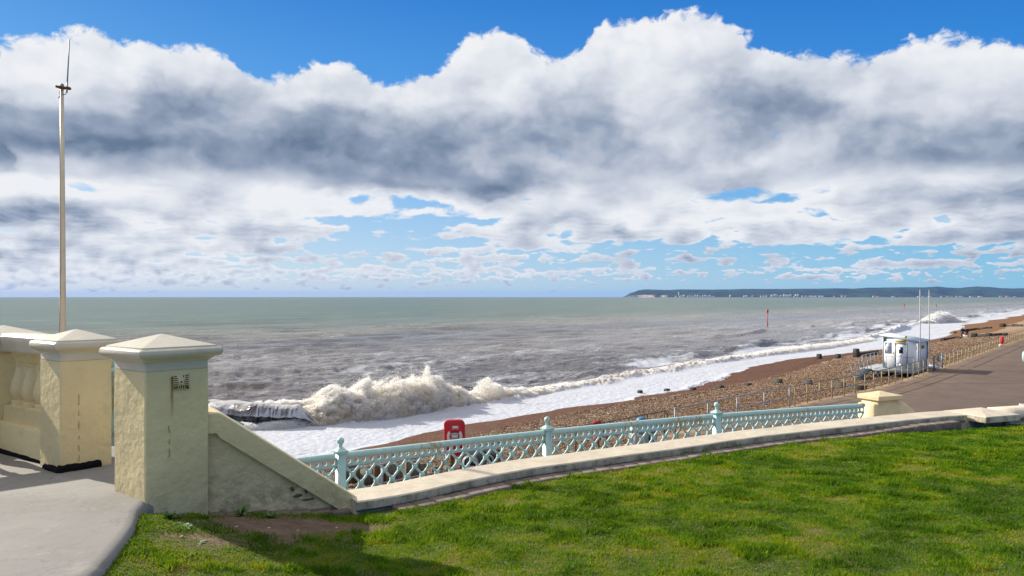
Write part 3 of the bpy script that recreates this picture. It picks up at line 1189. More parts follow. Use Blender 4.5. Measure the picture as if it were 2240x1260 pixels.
def build_stones():
    n = 190000
    r = np.random.default_rng(17)
    s = 6 + 150 * r.random(n * 3) ** 1.7
    t = r.uniform(13.0, 28.0, n * 3)
    x, y = xy(s, t)
    keep = (np.abs(x) < 0.68 * y) & (r.random(len(x)) < np.clip(1.15 - (t - 25.0) / 3.0, 0.0, 1.0))
    rail_t = np.interp(s, *zip(*sorted([st(px_, py_) for px_, py_ in ((-14, 11.3), (-1.41, 24.1), (14.5, 41), (28, 55.6), (68.7, 107))])))
    keep &= t > rail_t + 0.35
    s, t, x, y = s[keep][:n], t[keep][:n], x[keep][:n], y[keep][:n]
    n = len(s)
    tn = shore_t(s, t)
    z = beach_z(tn + 0.8 * np.sin(s * 0.11) * smooth01((tn - 20) / 6) * smooth01((40 - tn) / 6)) + (0.34 * (fbm(s * 0.35, t * 0.35, 5, 3) - 0.5) + 0.09 * (fbm(s * 2.2, t * 2.2, 3, 8) - 0.5)) * smooth01((33 - tn) / 5)
    base = np.array([[1, 0, 0], [0, 1, 0], [-1, 0, 0], [0, -1, 0], [0, 0, 0.7], [0, 0, -0.7]], float)
    fc = np.array([[0, 1, 4], [1, 2, 4], [2, 3, 4], [3, 0, 4], [1, 0, 5], [2, 1, 5], [3, 2, 5], [0, 3, 5]])
    sz = r.uniform(0.018, 0.042, n) * (y / 32) ** 0.6
    a = r.uniform(0, 6.28, n)
    v = base[None] * (sz[:, None] * r.uniform(0.6, 1.3, (n, 6)))[..., None]
    ca, sa = np.cos(a)[:, None], np.sin(a)[:, None]
    v = np.stack([v[..., 0] * ca - v[..., 1] * sa, v[..., 0] * sa + v[..., 1] * ca, v[..., 2]], -1)
    v = v + np.stack([x, y, z + 0.012], -1)[:, None, :]
    f = (fc[None] + (np.arange(n) * 6)[:, None, None]).reshape(-1, 3)
    o = mesh_np('shingle_stones', v.reshape(-1, 3), f, np.full(len(f), 3), stone_mat(), None, True, {'tint': np.repeat(r.beta(1.6, 1.8, n), 6)})
    tag(o, 'loose brown and grey stones strewn over the shingle beach', 'stones', kind='stuff')


build_stones()

# ------------------------------------------------------------------ promenade
RAIL = catmull([(-30, -6, 0), (-14, 11.3, 0), (-1.41, 24.1, 0), (14.5, 41, 0), (28, 55.6, 0), (68.7, 107, 0), (150, 208, 0), (420, 545, 0)], 12)
RAIL_L = arclen(RAIL)


def build_prom():
    outer = offset2(RAIL, 0.25)
    rings = [offset2(RAIL, k) for k in (0.25, -0.35, -1.5, -4, -10, -25, -60)]
    v = np.stack(rings, 0)
    v[..., 2] = PROM_Z
    ed = np.repeat(np.array([0.9, 0.75, 0.4, 0.12, 0.0, 0.0, 0.0])[:, None], v.shape[1], 1)
    low = v[0].copy()
    low[:, 2] = PROM_Z - 1.2
    v = np.concatenate([low[None], v], 0)
    ed = np.concatenate([ed[:1], ed], 0)
    f = grid_faces(v.shape[0], v.shape[1])[:, ::-1]
    o = mesh_np('promenade', v, f, np.full(len(f), 4), M['tarmac'], None, False, {'edge': ed})
    tag(o, 'broad brown tarmac promenade beside the beach', 'promenade', kind='structure')


build_prom()
# ------------------------------------------------------------------ terrace: lawn, kerb wall, paving
KERB = catmull([(-1.48, 7.59, 0), (-1.0, 7.93, 0), (0.155, 9.0, 0), (1.98, 10.15, 0), (3.37, 11.07, 0), (4.91, 11.89, 0), (6.85, 12.88, 0), (8.07, 13.3, 0), (9.6, 13.85, 0), (13, 15.2, 0), (22, 18.4, 0)], 10)
KERB_L = arclen(KERB)
KERB_Z = -0.34
COP_Z = -0.25
PD = np.array([math.sin(R(39.5)), math.cos(R(39.5))])        # s' along the pillars' right faces
QD = np.array([-PD[1], PD[0]])                           # t' seaward
P1C = np.array([-3.047, 6.61]) + 0.285 * (PD + QD)
K2 = 0.86                                                # the second pillar is a little slimmer
P2C = np.array([-4.37, 7.70]) + 0.285 * K2 * (PD + QD)
P3C = np.array([-5.82, 9.12])
WING_D = np.array([math.sin(R(61)), math.cos(R(61))])
LIP = catmull([(-3.06, 6.62), (-3.0, 6.36), (-2.86, 5.98), (-2.75, 5.59), (-2.66, 5.2), (-2.60, 4.9), (-2.57, 4.4), (-2.62, 3.4), (-2.9, 1.0), (-3.3, -2.0), (-3.5, -12.0)], 6)


def sd_kerb(x, y):
    """signed distance: positive on the lawn side of the kerb"""
    P = KERB[:, :2]
    best = np.full(x.shape, 1e9)
    sg = np.ones(x.shape)
    for a, b in zip(P[:-1], P[1:]):
        ab = b - a
        tt = np.clip(((x - a[0]) * ab[0] + (y - a[1]) * ab[1]) / (ab @ ab), 0, 1)
        dx, dy = x - a[0] - tt * ab[0], y - a[1] - tt * ab[1]
        d = np.hypot(dx, dy)
        c = -(ab[0] * dy - ab[1] * dx)
        m = d < best
        best = np.where(m, d, best)
        sg = np.where(m, np.sign(c), sg)
    return best * sg


def lawn_z(x, y):
    d = np.maximum(sd_kerb(x, y), 0)
    z = KERB_Z - 0.05 + 0.03 * np.minimum(d, 0.5) / 0.5 + np.minimum(0.050 * d, 0.30)
    z = z - 0.10 * smooth01((x - 5.4) / 2.0) * smooth01((1.2 - d) / 1.0)
    bank = np.exp(-(((x + 2.6) / 0.9) ** 2 + ((y - 6.6) / 1.1) ** 2))
    z = z + 0.13 * bank
    lx = np.interp(y, LIP[::-1, 1], LIP[::-1, 0])
    k = np.exp(-np.maximum(x - lx, 0) / 0.7) * smooth01((6.9 - y) / 0.6)
    z = z * (1 - k) + (-0.05) * k
    z = z + 0.05 * (fbm(x * 1.1, y * 1.1, 3, 12) - 0.5)
    return z


def soil_amt(x, y):
    """bare earth by the pillar and wing wall"""
    a = np.exp(-(((x + 2.05) / 0.62) ** 2 + ((y - 6.62) / 0.38) ** 2))
    b = 1.0 * np.exp(-(((x + 1.62) / 0.5) ** 2 + ((y - 6.95) / 0.20) ** 2))
    c = 0.75 * np.exp(-(((x + 2.35) / 0.3) ** 2 + ((y - 6.0) / 0.25) ** 2))
    e = 0.55 * np.exp(-(((x + 1.15) / 0.17) ** 2 + ((y - 7.35) / 0.14) ** 2))
    n = fbm(x * 5, y * 5, 3, 77)
    return np.clip((a + b + c + e) * 1.25 + (n - 0.5) * 1.2 - 0.14, 0, 1)


def build_lawn():
    xs = np.concatenate([np.linspace(-6, -3, 10, endpoint=False), np.linspace(-3, 9, 240, endpoint=False), np.linspace(9, 26, 30)])
    ys = np.concatenate([np.linspace(-16, 3.5, 30, endpoint=False), np.linspace(3.5, 14.5, 220, endpoint=False), np.linspace(14.5, 22, 16)])
    x, y = np.meshgrid(xs, ys, indexing='ij')
    z = lawn_z(x, y)
    f = grid_faces(*x.shape)[:, ::-1]
    d = sd_kerb(x, y).ravel()
    keep = (d[f] > -0.22).all(1)
    wp = np.array([-2.64, 7.05])
    lx, ly = x.ravel() - wp[0], y.ravel() - wp[1]
    side = lx * WING_D[1] - ly * WING_D[0]                     # negative = seaward of the wing wall
    bad = (x.ravel() < -1.4) & (side < -0.25)
    keep &= ~bad[f].any(1)
    f = f[keep]
    o = mesh_np('lawn_ground', np.stack([x, y, z], -1), f, np.full(len(f), 4), M['lawn'], None, True, {'soil': soil_amt(x, y)})
    tag(o, 'sloping lawn inside the low kerb wall with a bare patch by the pillar', 'lawn', kind='structure')


build_lawn()


def in_shape_lip(x, y):
    """True left of the paving's rounded edge"""
    lx = np.interp(y, LIP[::-1, 1], LIP[::-1, 0])
    return (x < lx) & (y < 7.2)


def build_grass():
    n = 390000
    # denser near the camera
    x = rng.uniform(-3.2, 10.5, n * 3)
    y = rng.uniform(3.6, 14.6, n * 3)
    keep = rng.random(len(x)) < np.clip((7.2 / y) ** 1.5, 0.30, 1.0)
    keep &= np.abs(x) < y * 0.70 + 0.9
    x, y = x[keep], y[keep]
    d = sd_kerb(x, y)
    edge_noise = fbm(x * 4, y * 4, 3, 51)
    band = np.where(x > -1.3, 0.26 + 0.22 * (edge_noise - 0.5), 0.02)
    k = (d > band)
    lx, ly = x + 2.64, y - 7.05
    side = lx * WING_D[1] - ly * WING_D[0]
    k &= ~((x < -1.35) & (side < 0.13))
    k &= ~in_shape_lip(x - 0.02, y)
    pc = (x - P1C[0]) * PD[0] + (y - P1C[1]) * PD[1]
    qc = (x - P1C[0]) * QD[0] + (y - P1C[1]) * QD[1]
    k &= ~((np.abs(pc) < 0.33) & (np.abs(qc) < 0.33))
    so = soil_amt(x, y)
    k &= rng.random(len(x)) > so * 1.12
    x, y, d = x[k][:n], y[k][:n], d[k][:n]
    n = len(x)
    print('blades', n)
    patch = 0.45 * fbm(x * 1.3, y * 1.3, 3, 60) + 0.55 * fbm(x * 4.5, y * 4.5, 4, 61)
    tuft = fbm(x * 5.2, y * 5.2, 3, 63)
    lush = smooth01((fbm(x * 1.5 + 5, y * 1.5, 3, 66) - 0.40) / 0.2)
    tint = np.clip(0.36 + 2.6 * (patch - 0.5) + rng.normal(0, 0.13, n) + 0.10 * smooth01((y - 7) / 4) - 0.35 * smooth01((tuft - 0.6) / 0.12), 0, 1)
    h = (0.017 + 0.036 * smooth01((tuft - 0.42) / 0.28) * (0.35 + 0.65 * lush)) * rng.uniform(0.6, 1.35, n)
    h = h * np.where(tint > 0.75, 0.6, 1.0)
    near_edge = np.exp(-np.maximum(d - 0.26, 0) / 0.12) * (x > -1.2)
    h = h * (1 + 0.5 * near_edge)
    wdt = rng.uniform(0.0030, 0.0052, n) * np.clip(y / 6.5, 0.9, 1.9)
    a = rng.uniform(0, 2 * math.pi, n)
    lean = rng.uniform(0.2, 1.0, n) * h
    la = rng.uniform(0, 2 * math.pi, n)
    z = lawn_z(x, y) - 0.004
    ca, sa = np.cos(a) * wdt, np.sin(a) * wdt
    lxx, lyy = np.cos(la) * lean, np.sin(la) * lean
    v = np.zeros((n, 5, 3), np.float32)
    v[:, 0] = np.stack([x - ca, y - sa, z], 1)
    v[:, 1] = np.stack([x + ca, y + sa, z], 1)
    v[:, 2] = np.stack([x + ca * 0.75 + lxx * 0.4, y + sa * 0.75 + lyy * 0.4, z + h * 0.62], 1)
    v[:, 3] = np.stack([x - ca * 0.75 + lxx * 0.4, y - sa * 0.75 + lyy * 0.4, z + h * 0.62], 1)
    v[:, 4] = np.stack([x + lxx, y + lyy, z + h], 1)
    b = np.arange(n)[:, None] * 5
    ff = np.concatenate([b + np.array([0, 1, 2, 3]), b + np.array([3, 2, 4])], 1)
    lt = np.tile([4, 3], n)
    lift = np.tile([0, 0, 0.6, 0.6, 1.0], n)
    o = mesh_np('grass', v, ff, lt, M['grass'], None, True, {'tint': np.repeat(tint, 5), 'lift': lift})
    tag(o, 'short patchy green grass covering the lawn', 'grass', kind='stuff')


build_grass()


def sweep(path, prof, closed=True):
    """sweep a profile of (offset to the left, z) along a plan path"""
    t = np.gradient(path[:, :2], axis=0)
    t /= np.linalg.norm(t, axis=1)[:, None]
    nn = np.stack([-t[:, 1], t[:, 0]], 1)
    loops = []
    for p, q in zip(path, nn):
        loops.append([(p[0] + q[0] * o, p[1] + q[1] * o, z) for o, z in prof])
    return loops


def clip_path(p, L, a, b, step):
    return along(p, L, np.arange(a, b + 1e-6, step))


def build_kerb():
    root = empty('retaining_wall', (3.0, 11.0, KERB_Z), 'low curving cream wall with a flat coping between lawn and turquoise railing', 'wall')
    s_end = KERB_L[-1]
    # where the coping stops at the low pier
    i_pier = np.argmin(np.hypot(KERB[:, 0] - 7.95, KERB[:, 1] - 13.27))
    sp = KERB_L[i_pier]
    path = clip_path(KERB, KERB_L, 0.0, sp - 0.40, 0.2)
    jit = 0.012 * (fbm(np.arange(len(path)) * 0.35, np.zeros(len(path)), 3, 90) - 0.5)
    b = MB()
    loops = sweep(path, [(0.0, COP_Z - 0.09), (-0.004, COP_Z - 0.085), (-0.006, COP_Z - 0.012), (0.010, COP_Z), (0.43, COP_Z + 0.012), (0.44, COP_Z + 0.004), (0.44, COP_Z - 0.09)])
    loops = [[(x, y, z + j) for x, y, z in Lp] for Lp, j in zip(loops, jit)]
    b.loft(loops)
    auto_smooth(b.build('coping', M['cream_coping'], root))
    b = MB()
    full = clip_path(KERB, KERB_L, 0.0, s_end, 0.4)
    b.loft(sweep(full, [(0.03, -1.2), (0.03, COP_Z - 0.092), (0.40, COP_Z - 0.092), (0.62, COP_Z - 0.50), (0.66, PROM_Z - 0.3), (0.20, PROM_Z - 0.3)]))
    b.build('wall', M['wall_base'], root)
    # brick edging strip at the foot
    be = MB()
    L0, L1 = 0.35, sp - 0.95
    s = L0
    while s < L1:
        w = 0.21
        pa, pb = along(KERB, KERB_L, np.array([s, s + w - 0.012]))
        tdir = (pb - pa)[:2]
        ang = math.atan2(tdir[1], tdir[0])
        nrm = np.array([math.sin(ang), -math.cos(ang)])
        c = (pa + pb)[:2] / 2 + nrm * 0.125
        rise = 0.028 * smooth01((c[0] - 5.2) / 1.5)
        be.box((c[0], c[1], KERB_Z - 0.085 + random.uniform(-0.004, 0.004) + rise), (w - 0.012, 0.215, 0.18), ang, bev=0.008)
        s += w
    be.build('brick_edging', M['brick'], None, label='strip of weathered paving bricks along the foot of the low curving wall', cat='edging')
    # the low pier with a shallow pyramid top at the right
    c = KERB[i_pier][:2] + np.array([-0.05, 0.14])
    r2 = empty('low_pier', (c[0], c[1], KERB_Z), 'low cream pier with a shallow pyramid top interrupting the coping at the right', 'pier')
    pb = MB()
    a = R(22)
    pb.sqlathe((c[0], c[1], 0), [(0.40, COP_Z - 0.10), (0.405, COP_Z - 0.095), (0.405, COP_Z - 0.006), (0.395, COP_Z + 0.004), (0.003, COP_Z + 0.088)], a)
    auto_smooth(pb.build('cap', M['cream_coping'], r2), 12)
    pb = MB()
    pb.sqlathe((c[0] + 0.05, c[1] + 0.12, 0), [(0.24, -1.1), (0.24, COP_Z - 0.101)], a)
    pb.build('shaft', M['wall_base'], r2)
    br = MB()
    q = c + np.array([0.36, -0.12])
    br.box((q[0], q[1], COP_Z - 0.20), (0.07, 0.12, 0.195), a)
    br.build('bracket', M['cream_coping'], r2)
    # coping slab beyond the pier
    path2 = clip_path(KERB, KERB_L, sp + 0.47, s_end, 0.3)
    b = MB()
    b.loft(sweep(path2, [(0.0, COP_Z - 0.13), (-0.006, COP_Z - 0.06), (0.18, COP_Z + 0.03), (0.43, COP_Z + 0.03), (0.44, COP_Z - 0.13)]))
    b.build('wall_coping', M['cream_coping'], None, label='sloping cream coping slab running off the right edge beyond the low pier', cat='coping')
    # step slab in the recess
    b = MB()
    q = along(KERB, KERB_L, np.array([sp + 0.3]))[0]
    b.box((q[0] + 0.35, q[1] - 0.25, KERB_Z - 0.12), (0.9, 0.42, 0.10), R(18), bev=0.01)
    b.build('stone_step', M['concrete'], None, label='grey stone slab in the recess under the low pier', cat='step')
    return i_pier


I_PIER = build_kerb()


def build_paving():
    # terrace block: rounded edge at the lawn, sheer face to the promenade
    far = [P1C + 0.62 * PD * 0.5 + 0.0 * QD]
    lip = LIP[:, :2]
    seaward = [(-2.98, 6.75), (-2.92, 7.1), (-3.05, 7.3), (-3.25, 7.55), (-3.80, 8.60), (-4.05, 8.80), (-4.9, 9.25), (-5.6, 9.75), (-6.3, 9.6), (-9.5, 6.4), (-14, 1.0), (-14, -12)]
    ring = [tuple(p) for p in lip[::-1]] + seaward
    bm = bmesh.new()

    def loop(off, z):
        out = []
        for i, p in enumerate(ring):
            if i < len(lip):
                out.append((p[0] + off, p[1] - off * 0.3, z))
            else:
                out.append((p[0], p[1], z))
        return out
    b = MB()
    rings = [loop(0.05, -4.3), loop(0.05, -0.20), loop(0.045, -0.085), loop(0.025, -0.03), loop(-0.012, -0.007), loop(-0.07, 0.0)]
    b.loft(rings, True, True)
    o = b.build('pavement', M['concrete'], None)
    auto_smooth(o, 50)
    tag(o, 'worn grey concrete paving with a rounded edge beside the lawn', 'pavement', kind='structure')


build_paving()

# ------------------------------------------------------------------ gate pillars
CAP_PROF = [(0.286, 1.075), (0.286, 1.142), (0.300, 1.146), (0.302, 1.156), (0.314, 1.162), (0.324, 1.172), (0.326, 1.174), (0.326, 1.178), (0.350, 1.180), (0.368, 1.192),
            (0.378, 1.210), (0.380, 1.228), (0.374, 1.247), (0.358, 1.260), (0.338, 1.263), (0.336, 1.275), (0.004, 1.374)]
A_P = R(50.5)


def lumpy(o, amp, sc, seed=0):
    """uneven hand-trowelled render"""
    me = o.data
    n = len(me.vertices)
    co = np.empty(n * 3, np.float32)
    me.vertices.foreach_get('co', co)
    co = co.reshape(-1, 3)
    no = np.empty(n * 3, np.float32)
    me.vertices.foreach_get('normal', no)
    no = no.reshape(-1, 3)
    u = co[:, 0] * 1.3 + co[:, 1] * 0.9
    d = fbm((u + 40) * sc, (co[:, 2] + 40) * sc * 0.8, 4, 100 + seed) - 0.5
    d += 0.8 * np.maximum(fbm((u + 9) * sc * 2.4, (co[:, 2] + 9) * sc * 1.2, 2, 140 + seed) - 0.66, 0) * 4 * 0.35
    co += no * (d * amp)[:, None]
    me.vertices.foreach_set('co', co.ravel())
    me.update()


def subdiv(o, cuts):
    bm = bmesh.new()
    bm.from_mesh(o.data)
    bmesh.ops.subdivide_edges(bm, edges=bm.edges[:], cuts=cuts, use_grid_fill=True)
    bm.to_mesh(o.data)
    bm.free()


def shaft_mesh(c, h, z0, z1, rz, n=44, m=80, r=0.012):
    """square shaft with enough vertices to be uneven"""
    loops = []
    for k in range(m + 1):
        z = z0 + (z1 - z0) * k / m
        L = []
        q = n // 4
        for side in range(4):
            for i in range(q):
                u = -h + r + (2 * h - 2 * r) * i / (q - 1)
                x, y = [(u, -h), (h, u), (-u, h), (-h, -u)][side]
                L.append(MB()._tf((x, y, z), (c[0], c[1], 0), rz))
        loops.append(L)
    b = MB()
    b.loft(loops, True, True)
    return b


def pillar(c, label, zb=-0.45, seed=0, rz=A_P, amp=0.012, k=1.0):
    root = empty('gate_pillar', (c[0], c[1], 0), label, 'pillar', 'cream pillars along the terrace')
    b = shaft_mesh(c, 0.285 * k, zb, 1.068, rz)
    o = b.build('shaft', M['cream'], root, True)
    lumpy(o, amp, 4.0, seed)
    auto_smooth(o, 40)
    b = MB()
    b.sqlathe((c[0], c[1], 0), [(0.285 * k - 0.006, 1.055), (0.285 * k - 0.006, 1.078)], rz)
    b.build('groove', M['cream'], root)
    b = MB()
    b.sqlathe((c[0], c[1], 0), [(h * k, z) for h, z in CAP_PROF], rz, rad=0.02)
    auto_smooth(b.build('cap', M['cream_cap'], root), 28)
    return root


pil1 = pillar(P1C, 'nearest cream pillar with a rusty vent grille beside the wing wall', zb=-0.5, seed=1, rz=A_P, amp=0.013)
pil2 = pillar(P2C, 'cream pillar with black tar around its foot beside the narrow gap', zb=-0.3, seed=2, rz=A_P, amp=0.008, k=K2)
pil3 = pillar(P3C, 'farthest cream pillar at the left edge showing only its pyramid cap', zb=-0.3, seed=3, rz=A_P + R(2))

# vent grille, set into the right face of the nearest pillar
def vent():
    fx = P1C - 0.285 * QD                      # centre of the face
    n = -QD
    def pt(u, z, out):                        # u along the face from the near corner
        q = fx + PD * (u - 0.285) + n * out
        return (q[0], q[1], z)
    b = MB()
    u0, u1, z0, z1 = 0.235, 0.385, 0.90, 1.035
    b.quad_block([pt(u0, z0, -0.02), pt(u1, z0, -0.02), pt(u1, z1, -0.02), pt(u0, z1, -0.02)], [pt(u0, z0, 0.012), pt(u1, z0, 0.012), pt(u1, z1, 0.012), pt(u0, z1, 0.012)])
    v = b.build('vent_plate', M['cream'], pil1)
    b = MB()
    cu, cz = (u0 + u1) / 2, (z0 + z1) / 2
    def slot(ua, za, ub, zb):
        b.quad_block([pt(ua, za, 0.004), pt(ub, za, 0.004), pt(ub, zb, 0.004), pt(ua, zb, 0.004)], [pt(ua, za, 0.0145), pt(ub, za, 0.0145), pt(ub, zb, 0.0145), pt(ua, zb, 0.0145)])
    for k in range(-3, 4):
        r0 = 0.022 + 0.006 * abs(k)
        x = cu + k * 0.0195
        slot(x - 0.0032, cz - 0.056, x + 0.0032, cz - r0)
        if k in (1, 2, 3, -3):
            slot(x - 0.0032, cz + r0 + 0.012, x + 0.0032, cz + 0.056)
        y = cz + k * 0.0165
        slot(cu - 0.066, y - 0.003, cu - r0, y + 0.003)
        slot(cu + r0, y - 0.003, cu + 0.066, y + 0.003)
    slot(cu - 0.007, cz - 0.007, cu + 0.007, cz + 0.007)
    slot(cu + 0.05, cz - 0.062, cu + 0.066, cz - 0.046)
    b.build('slots', M['dark'], v)
    # rust run below the left edge of the grille
    m, t, bs = new_mat('rust_run')
    p = t.pos()
    x, y, z = t.xyz(p)
    uu = t.add(t.mul(x, PD[0]), t.mul(y, PD[1]))
    ue = float(pt(u0 - 0.006, 0, 0)[0] * PD[0] + pt(u0 - 0.006, 0, 0)[1] * PD[1])
    across = t.step(t.m('ABSOLUTE', t.sub(t.add(uu, t.mul(t.sub(t.noise(p, 9, 3), 0.5), 0.012)), ue)), 0.014, 0.002)
    down = t.mul(t.step(z, 0.60, 0.95), t.lin(t.noise(t.vm('MULTIPLY', p, (1, 1, 0.3)), 40, 4), 0.3, 0.6, 0.5, 1.0))
    f = t.mul(across, down)
    core = t.mul(t.step(z, 0.88, 0.94), t.step(t.noise(p, 50, 4, 0.7), 0.42, 0.6))
    c = t.mix(core, (0.34, 0.18, 0.03), (0.06, 0.025, 0.01))
    t.put(bs.inputs['Base Color'], c)
    bs.inputs['Roughness'].default_value = 0.8
    t.put(bs.inputs['Alpha'], f)
    b = MB()
    nz = 14
    g = [[pt(ua, 0.58 + 0.44 * k / nz, 0.0135) for ua in (u0 - 0.028, u0 + 0.018)] for k in range(nz + 1)]
    for k in range(nz):
        b.face([g[k][0], g[k][1], g[k + 1][1], g[k + 1][0]])
    b.build('rust_stain', m, v)


vent()


def crack(root, c, u, z0, z1, seed, k=1.0):
    r = random.Random(seed)
    b = MB()
    fx = c - 0.285 * k * QD
    z = z0
    while z > z1:
        l = r.uniform(0.012, 0.06)
        if r.random() < 0.42:
            uu = u + r.uniform(-0.003, 0.003)
            w = r.uniform(0.0006, 0.0014)
            q = [fx + PD * (uu - 0.285 * k + s_ * w) for s_ in (-1, 1)]
            o0, o1 = QD * 0.02, -QD * 0.0095
            b.quad_block([(*(q[0] + o0), z), (*(q[1] + o0), z), (*(q[1] + o0), z - l), (*(q[0] + o0), z - l)], [(*(q[0] + o1), z), (*(q[1] + o1), z), (*(q[1] + o1), z - l), (*(q[0] + o1), z - l)])
        z -= l
    b.build('crack', M['crack'], root)


crack(pil1, P1C, 0.205, 0.66, 0.28, 3)
crack(pil2, P2C, 0.17, 0.74, 0.10, 4, K2)


def tar_strip():
    b = MB()
    near = P2C - 0.285 * K2 * (PD + QD)
    def strip(a, bb, n, hgt=0.09, th=0.02, cut=14):
        a, bb, n = np.array(a), np.array(bb), np.array(n)
        loops = []
        for k in range(cut + 1):
            q = a + (bb - a) * k / cut
            hh = hgt * (0.88 + 0.24 * random.random())
            tt = th * (0.7 + 0.7 * random.random())
            loops.append([(*(q - n * 0.02), -0.02), (*(q + n * tt * 1.6), -0.02), (*(q + n * tt), hh * 0.6), (*(q - n * 0.02), hh)])
        b.loft(loops)
    strip(near - PD * 0.02 - QD * 0.02, near + PD * 0.38 - QD * 0.01, -QD, 0.07, 0.014)
    strip(near - PD * 0.02 - QD * 0.02, near + QD * 0.36 - PD * 0.01, -PD, 0.05, 0.02)
    b.build('tar_skirt', M['bitumen'], pil2)
    b = MB()
    a = P2C + np.array([-0.32, 0.02])
    strip(np.array([-4.66, 8.04]), np.array([-5.75, 8.80]), np.array([-0.57, -0.82]), 0.05, 0.02)
    return b


# ------------------------------------------------------------------ balustrades
def baluster_prof(h):
    return [(0.085, 0.0), (0.085, 0.05), (0.060, 0.06), (0.075, 0.085), (0.098, 0.14), (0.100, 0.19), (0.082, 0.27), (0.058, 0.36), (0.046, 0.42),
            (0.045, 0.44), (0.062, 0.445), (0.062, 0.465), (0.048, 0.47), (0.062, 0.52), (0.072, 0.55), (0.085, 0.56), (0.085, h)]


def balustrade(a, b2, label, tar=False, seed=0, n=None):
    a, b2 = np.array(a, float), np.array(b2, float)
    d = b2 - a
    L = np.linalg.norm(d)
    d /= L
    ang = math.atan2(d[1], d[0])
    mid = (a + b2) / 2
    root = empty('balustrade', (mid[0], mid[1], 0), label, 'balustrade', 'cream balustrades between pillars')
    nrm = np.array([-d[1], d[0]])

    def sweep_l(prof, name, mat, sm=True):
        b = MB()
        pp = np.linspace(0, L, 12)
        loops = [[(*(a + d * q + nrm * o), z) for o, z in prof] for q in pp]
        b.loft(loops)
        o = b.build(name, mat, root)
        lumpy(o, 0.01, 3.0, seed)
        return auto_smooth(o, 40)
    sweep_l([(-0.19, -0.3), (0.19, -0.3), (0.19, 0.30), (0.165, 0.335), (-0.165, 0.335), (-0.19, 0.30)], 'base_wall', M['cream'])
    sweep_l([(-0.115, 0.33), (0.115, 0.33), (0.115, 0.50), (-0.115, 0.50)], 'plinth', M['cream'])
    sweep_l([(-0.15, 1.10), (0.15, 1.10), (0.165, 1.12), (0.165, 1.265), (0.12, 1.292), (0.0, 1.300), (-0.12, 1.292), (-0.165, 1.265), (-0.165, 1.12)], 'handrail', M['cream_cap'])
    n = n or int(L / 0.27)
    for k in range(n):
        q = a + d * (L * (k + 0.5) / n)
        b = MB()
        b.lathe((q[0], q[1], 0.50), baluster_prof(0.60), 18)
        auto_smooth(b.build('baluster', M['cream'], root), 40)
    return root


v = (P3C - P2C) / np.linalg.norm(P3C - P2C)
bal1 = balustrade(P2C + v * 0.30, P3C - v * 0.30, 'cream balustrade of bulging balusters left of the tar footed pillar', seed=5)
P4C = P3C + np.array([-1.0, -1.0]) / math.sqrt(2) * 4.2
bal2 = balustrade(P3C + (P4C - P3C) / 4.2 * 0.30, P4C, 'cream balustrade turning back along the terrace left of the frame', seed=6, n=14)
tar = tar_strip()
tar.build('tar_skirt', M['bitumen'], bal1)


# ------------------------------------------------------------------ wing wall beside the nearest pillar
def wing():
    a = np.array([-2.76, 7.08])
    d = WING_D
    nrm = np.array([-d[1], d[0]])              # seaward
    root = empty('wing_wall', (a[0] + 0.6, a[1] + 0.4, KERB_Z), 'sloping cream wing wall running down from the nearest pillar to the low wall', 'wall')
    L = 1.48
    def P(u, o, z):
        q = a + d * u + nrm * o
        return (q[0], q[1], z)
    # top line of the coping: short level part, rounded shoulder, long slope
    prof = [(-0.02, 0.668), (0.12, 0.668), (0.155, 0.658), (0.195, 0.632), (0.40, 0.484), (0.60, 0.340), (0.85, 0.160), (1.10, -0.020), (1.30, -0.164), (1.49, -0.30)]
    th = 0.185
    loops = []
    for k, (u, z) in enumerate(prof):
        low = z - th if u < 0.13 else z - th * 1.22
        low = max(low, KERB_Z - 0.25)
        loops.append([P(u, -0.035, low), P(u, -0.038, z - 0.012), P(u, -0.025, z), P(u, 0.36, z), P(u, 0.375, z - 0.012), P(u, 0.375, low)])
    b = MB()
    b.loft(loops)
    o = b.build('coping', M['cream'], root)
    auto_smooth(o, 30)
    b = MB()
    n = 26
    bot = KERB_Z - 0.3
    us = np.linspace(-0.02, 1.44, n)
    zs = np.interp(us, [p[0] for p in prof], [p[1] for p in prof]) - th * 0.9
    loops = [[P(u, 0.012 + 0.010 * (fbm(np.array([u * 6]), np.array([zz * 3]), 3, 4)[0] - 0.5), zz) for zz in np.linspace(bot, max(z, bot + 0.02), 8)] + [P(u, 0.34, max(z, bot + 0.02)), P(u, 0.34, bot)] for u, z in zip(us, zs)]
    b.loft(loops)
    m = stucco('wing_render', (0.76, 0.615, 0.335), grime=0.62, bump=0.45)
    auto_smooth(b.build('wall', m, root), 50)
    # crumbled render showing dark hollows near the low end
    b = MB()
    for (u, z, w, h) in ((0.86, -0.17, 0.10, 0.035), (0.80, -0.10, 0.05, 0.05), (0.96, -0.22, 0.13, 0.02), (0.93, -0.14, 0.03, 0.035)):
        k = 9
        ring = []
        for i in range(k):
            aa = 2 * math.pi * i / k
            rr = random.uniform(0.6, 1.15)
            ring.append((u + w / 2 * math.cos(aa) * rr, z + h / 2 * math.sin(aa) * rr))
        b.quad_block([P(x, 0.03, y) for x, y in ring], [P(x, 0.003, y) for x, y in ring])
    b.build('broken_render', M['hollow'], root)
    # brick course under the wall
    b = MB()
    for k in range(7):
        u = 0.02 + k * 0.19
        q = a + d * (u + 0.08) - nrm * 0.045
        b.box((q[0], q[1], -0.262 - 0.018 * k), (0.175, 0.16, 0.06), math.atan2(d[1], d[0]), bev=0.006)
    b.build('brick_course', M['brick'], root)


wing()

# ------------------------------------------------------------------ ornamental railing
def s_at_kerb(x, y):
    return KERB_L[np.argmin(np.hypot(KERB[:, 0] - x, KERB[:, 1] - y))]


